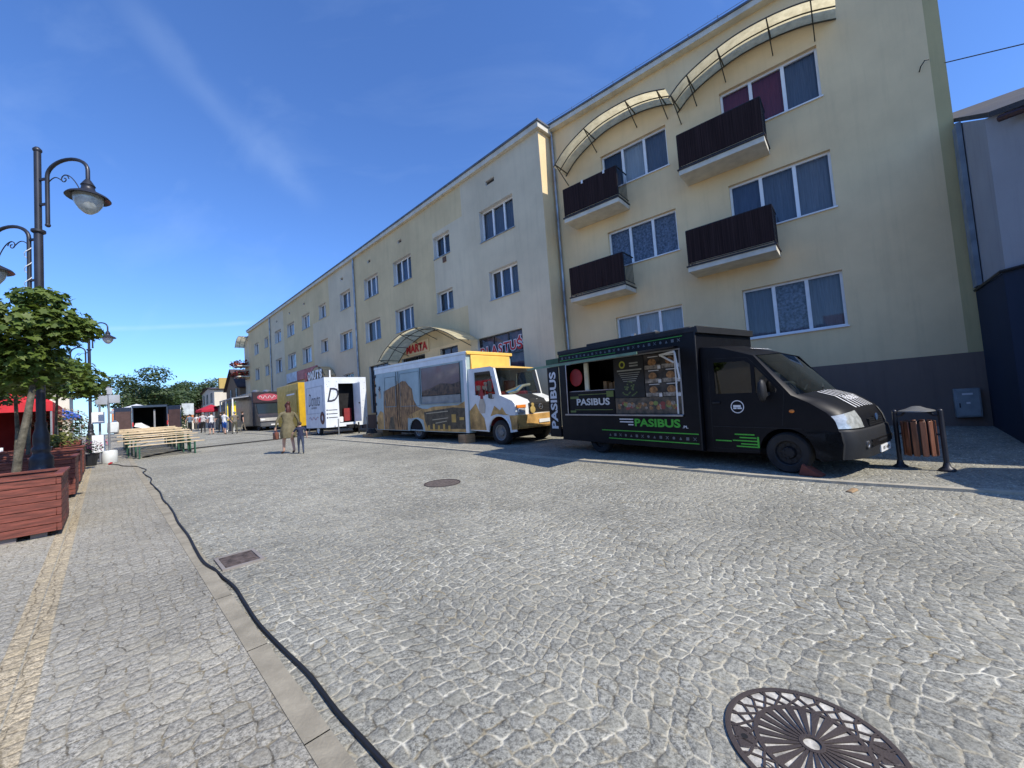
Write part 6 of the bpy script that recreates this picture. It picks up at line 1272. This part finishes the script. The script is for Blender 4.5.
house(-16, 60, 9, 12, 5.2, 2.4, stucco('cream_far', (.62, .52, .3)), tiler, 'cream house on the left behind the blue tent', [('y', 5, 6.3, 1.5, 3), ('y', 2, 3.3, 1.5, 3)], 'y')
house(-18, 100, 14, 12, 7.5, 3.0, whs, tile, 'white house on the left below the church tower', [('y', 2, 3.5, 2, 4), ('y', 8, 9.5, 2, 4)], 'y')
house(-34, 75, 14, 12, 5.5, 3.0, whs, tiler, 'white house with orange roof far left behind the trees', [('y', 2, 3.5, 2, 4), ('y', 8, 9.5, 2, 4)], 'y')
op = [stucco('opposite_cream', (.58, .50, .36), .2), stucco('opposite_rose', (.50, .36, .28), .2), stucco('opposite_white', (.62, .60, .54), .2)]
for i in range(8):
    house(-33, -34 + i * 17, 15, 16.6, (5.2, 6.0, 4.8, 5.6)[i % 4], 2.6, op[i % 3], mat('roof_tile_brown', (.16, .08, .055), .8) if i % 2 else tile, ('pale cream', 'rose', 'white', 'cream', 'dusty rose', 'off white', 'buff', 'pink')[i] + ' town house in the opposite row, number %s from the near end' % ('one', 'two', 'three', 'four', 'five', 'six', 'seven', 'eight')[i])
# church tower
p = LF(5.9, 190); tw = thing('church_tower', 'slender green copper church spire above the far trees', 'church tower', (p.x, p.y, 1), TL); tw.scale = (.8, .8, .72)
mb = MB(); mb.box(-2.2, 2.2, -2.2, 2.2, 0, 15); mb.build('shaft', whs, tw); cop = mat('copper_green', (.10, .15, .14), .7)
mb = MB(); mb.lathe([(2.6, 15), (2.2, 16.5), (1.5, 17.4), (1.5, 19.6), (1.8, 19.8), (1.2, 21.2), (.6, 21.8), (.6, 23), (.75, 23.1), (.3, 24.2), (.08, 27.5), (0, 28)], 8, cap=False); mb.build('spire', cop, tw)
for x in (-.7, .7): mb = MB(); mb.box(x - .4, x + .4, -2.25, -2.2, 10.5, 13); mb.build('louvre_window', M['dark'], tw)
# ------------------------------------------------------------------ trees beyond
def bigtree(t, s, h, r, seed, label, n=9, lm=LF2, conifer=False):
    p = LF(t, s); rr = random.Random(seed); cl = []
    if conifer:
        for i in range(7): z = h * (.12 + .8 * i / 7); q = r * (1 - i / 7.5); cl.append((0, 0, z, q, q, h * .1, 260))
    else:
        cl.append((0, 0, h * .58, r * .72, r * .72, h * .30, 1700))
        for i in range(n):
            a = 6.28 * i / n + rr.uniform(-.4, .4); q = r * rr.uniform(.5, .8); cl.append((q * cos(a), q * sin(a), h * rr.uniform(.38, .88), r * rr.uniform(.30, .46), r * rr.uniform(.30, .46), h * rr.uniform(.10, .16), 620))
    return tree((p.x, p.y, rise(p.x, p.y)), cl, [(0, 0, -.3), (.1, 0, h * .25), (0, .1, h * .55)], .034 * h + .12, seed, label, lm, group='trees beyond the end of the street', shape=OV, tr=.02 * h, limbs=8)
bigtree(4.8, 88, 10.4, 6.0, 31, 'broad airy green tree above the dark van, left of the pair')
bigtree(11.3, 96, 10.0, 6.0, 32, 'rounded green tree right of the airy one, nearest the houses')
bigtree(8.2, 100, 9.4, 4.2, 33, 'green tree between the two large trees above the van')
bigtree(6.2, 62, 4.6, 1.15, 34, 'narrow dark conifer right of the open van door', conifer=True, lm=LD)
bigtree(-9, 70, 7.5, 3.6, 35, 'green tree behind the tents on the left')
bigtree(13.5, 122, 10.0, 5.5, 36, 'dark green tree behind the low orange roofed house', lm=LD)
# cafe parasol off to the right that shades the pavement
pt_ = tsL(*RF(8.45, -4.2).xy)
parasol(pt_[0], pt_[1], mat('canvas_beige', (.50, .44, .32), .8), 'beige cafe parasol on the right pavement, right of the litter bin', 1.35, 2.35)
# signs and small things down the street
o = thing('road_sign', 'white square sign on a post near the far people', 'road sign', onL(7.0, 62), TL); mb = MB(); mb.tube([(0, 0, 0), (0, 0, 3.4)], .05, 6); mb.build('post', M['grey_metal'], o); mb = MB(); mb.box(-.7, .7, -.06, -.03, 1.9, 3.3); mb.build('sign_plate', mat('sign_pale', (.5, .55, .56), .5), o)
parasol(4.0, 75, mat('canvas_orange', (.55, .18, .06), .7), 'orange market parasol at the end of the street', 2.4, 2.6)
parasol(2.2, 52, M['white'], 'white market parasol behind the dark van', 1.8, 2.6)
parasol(-4.5, 27, mat('canvas_white', (.65, .62, .55), .7), 'off white parasol behind the red tent', 1.6, 2.2)
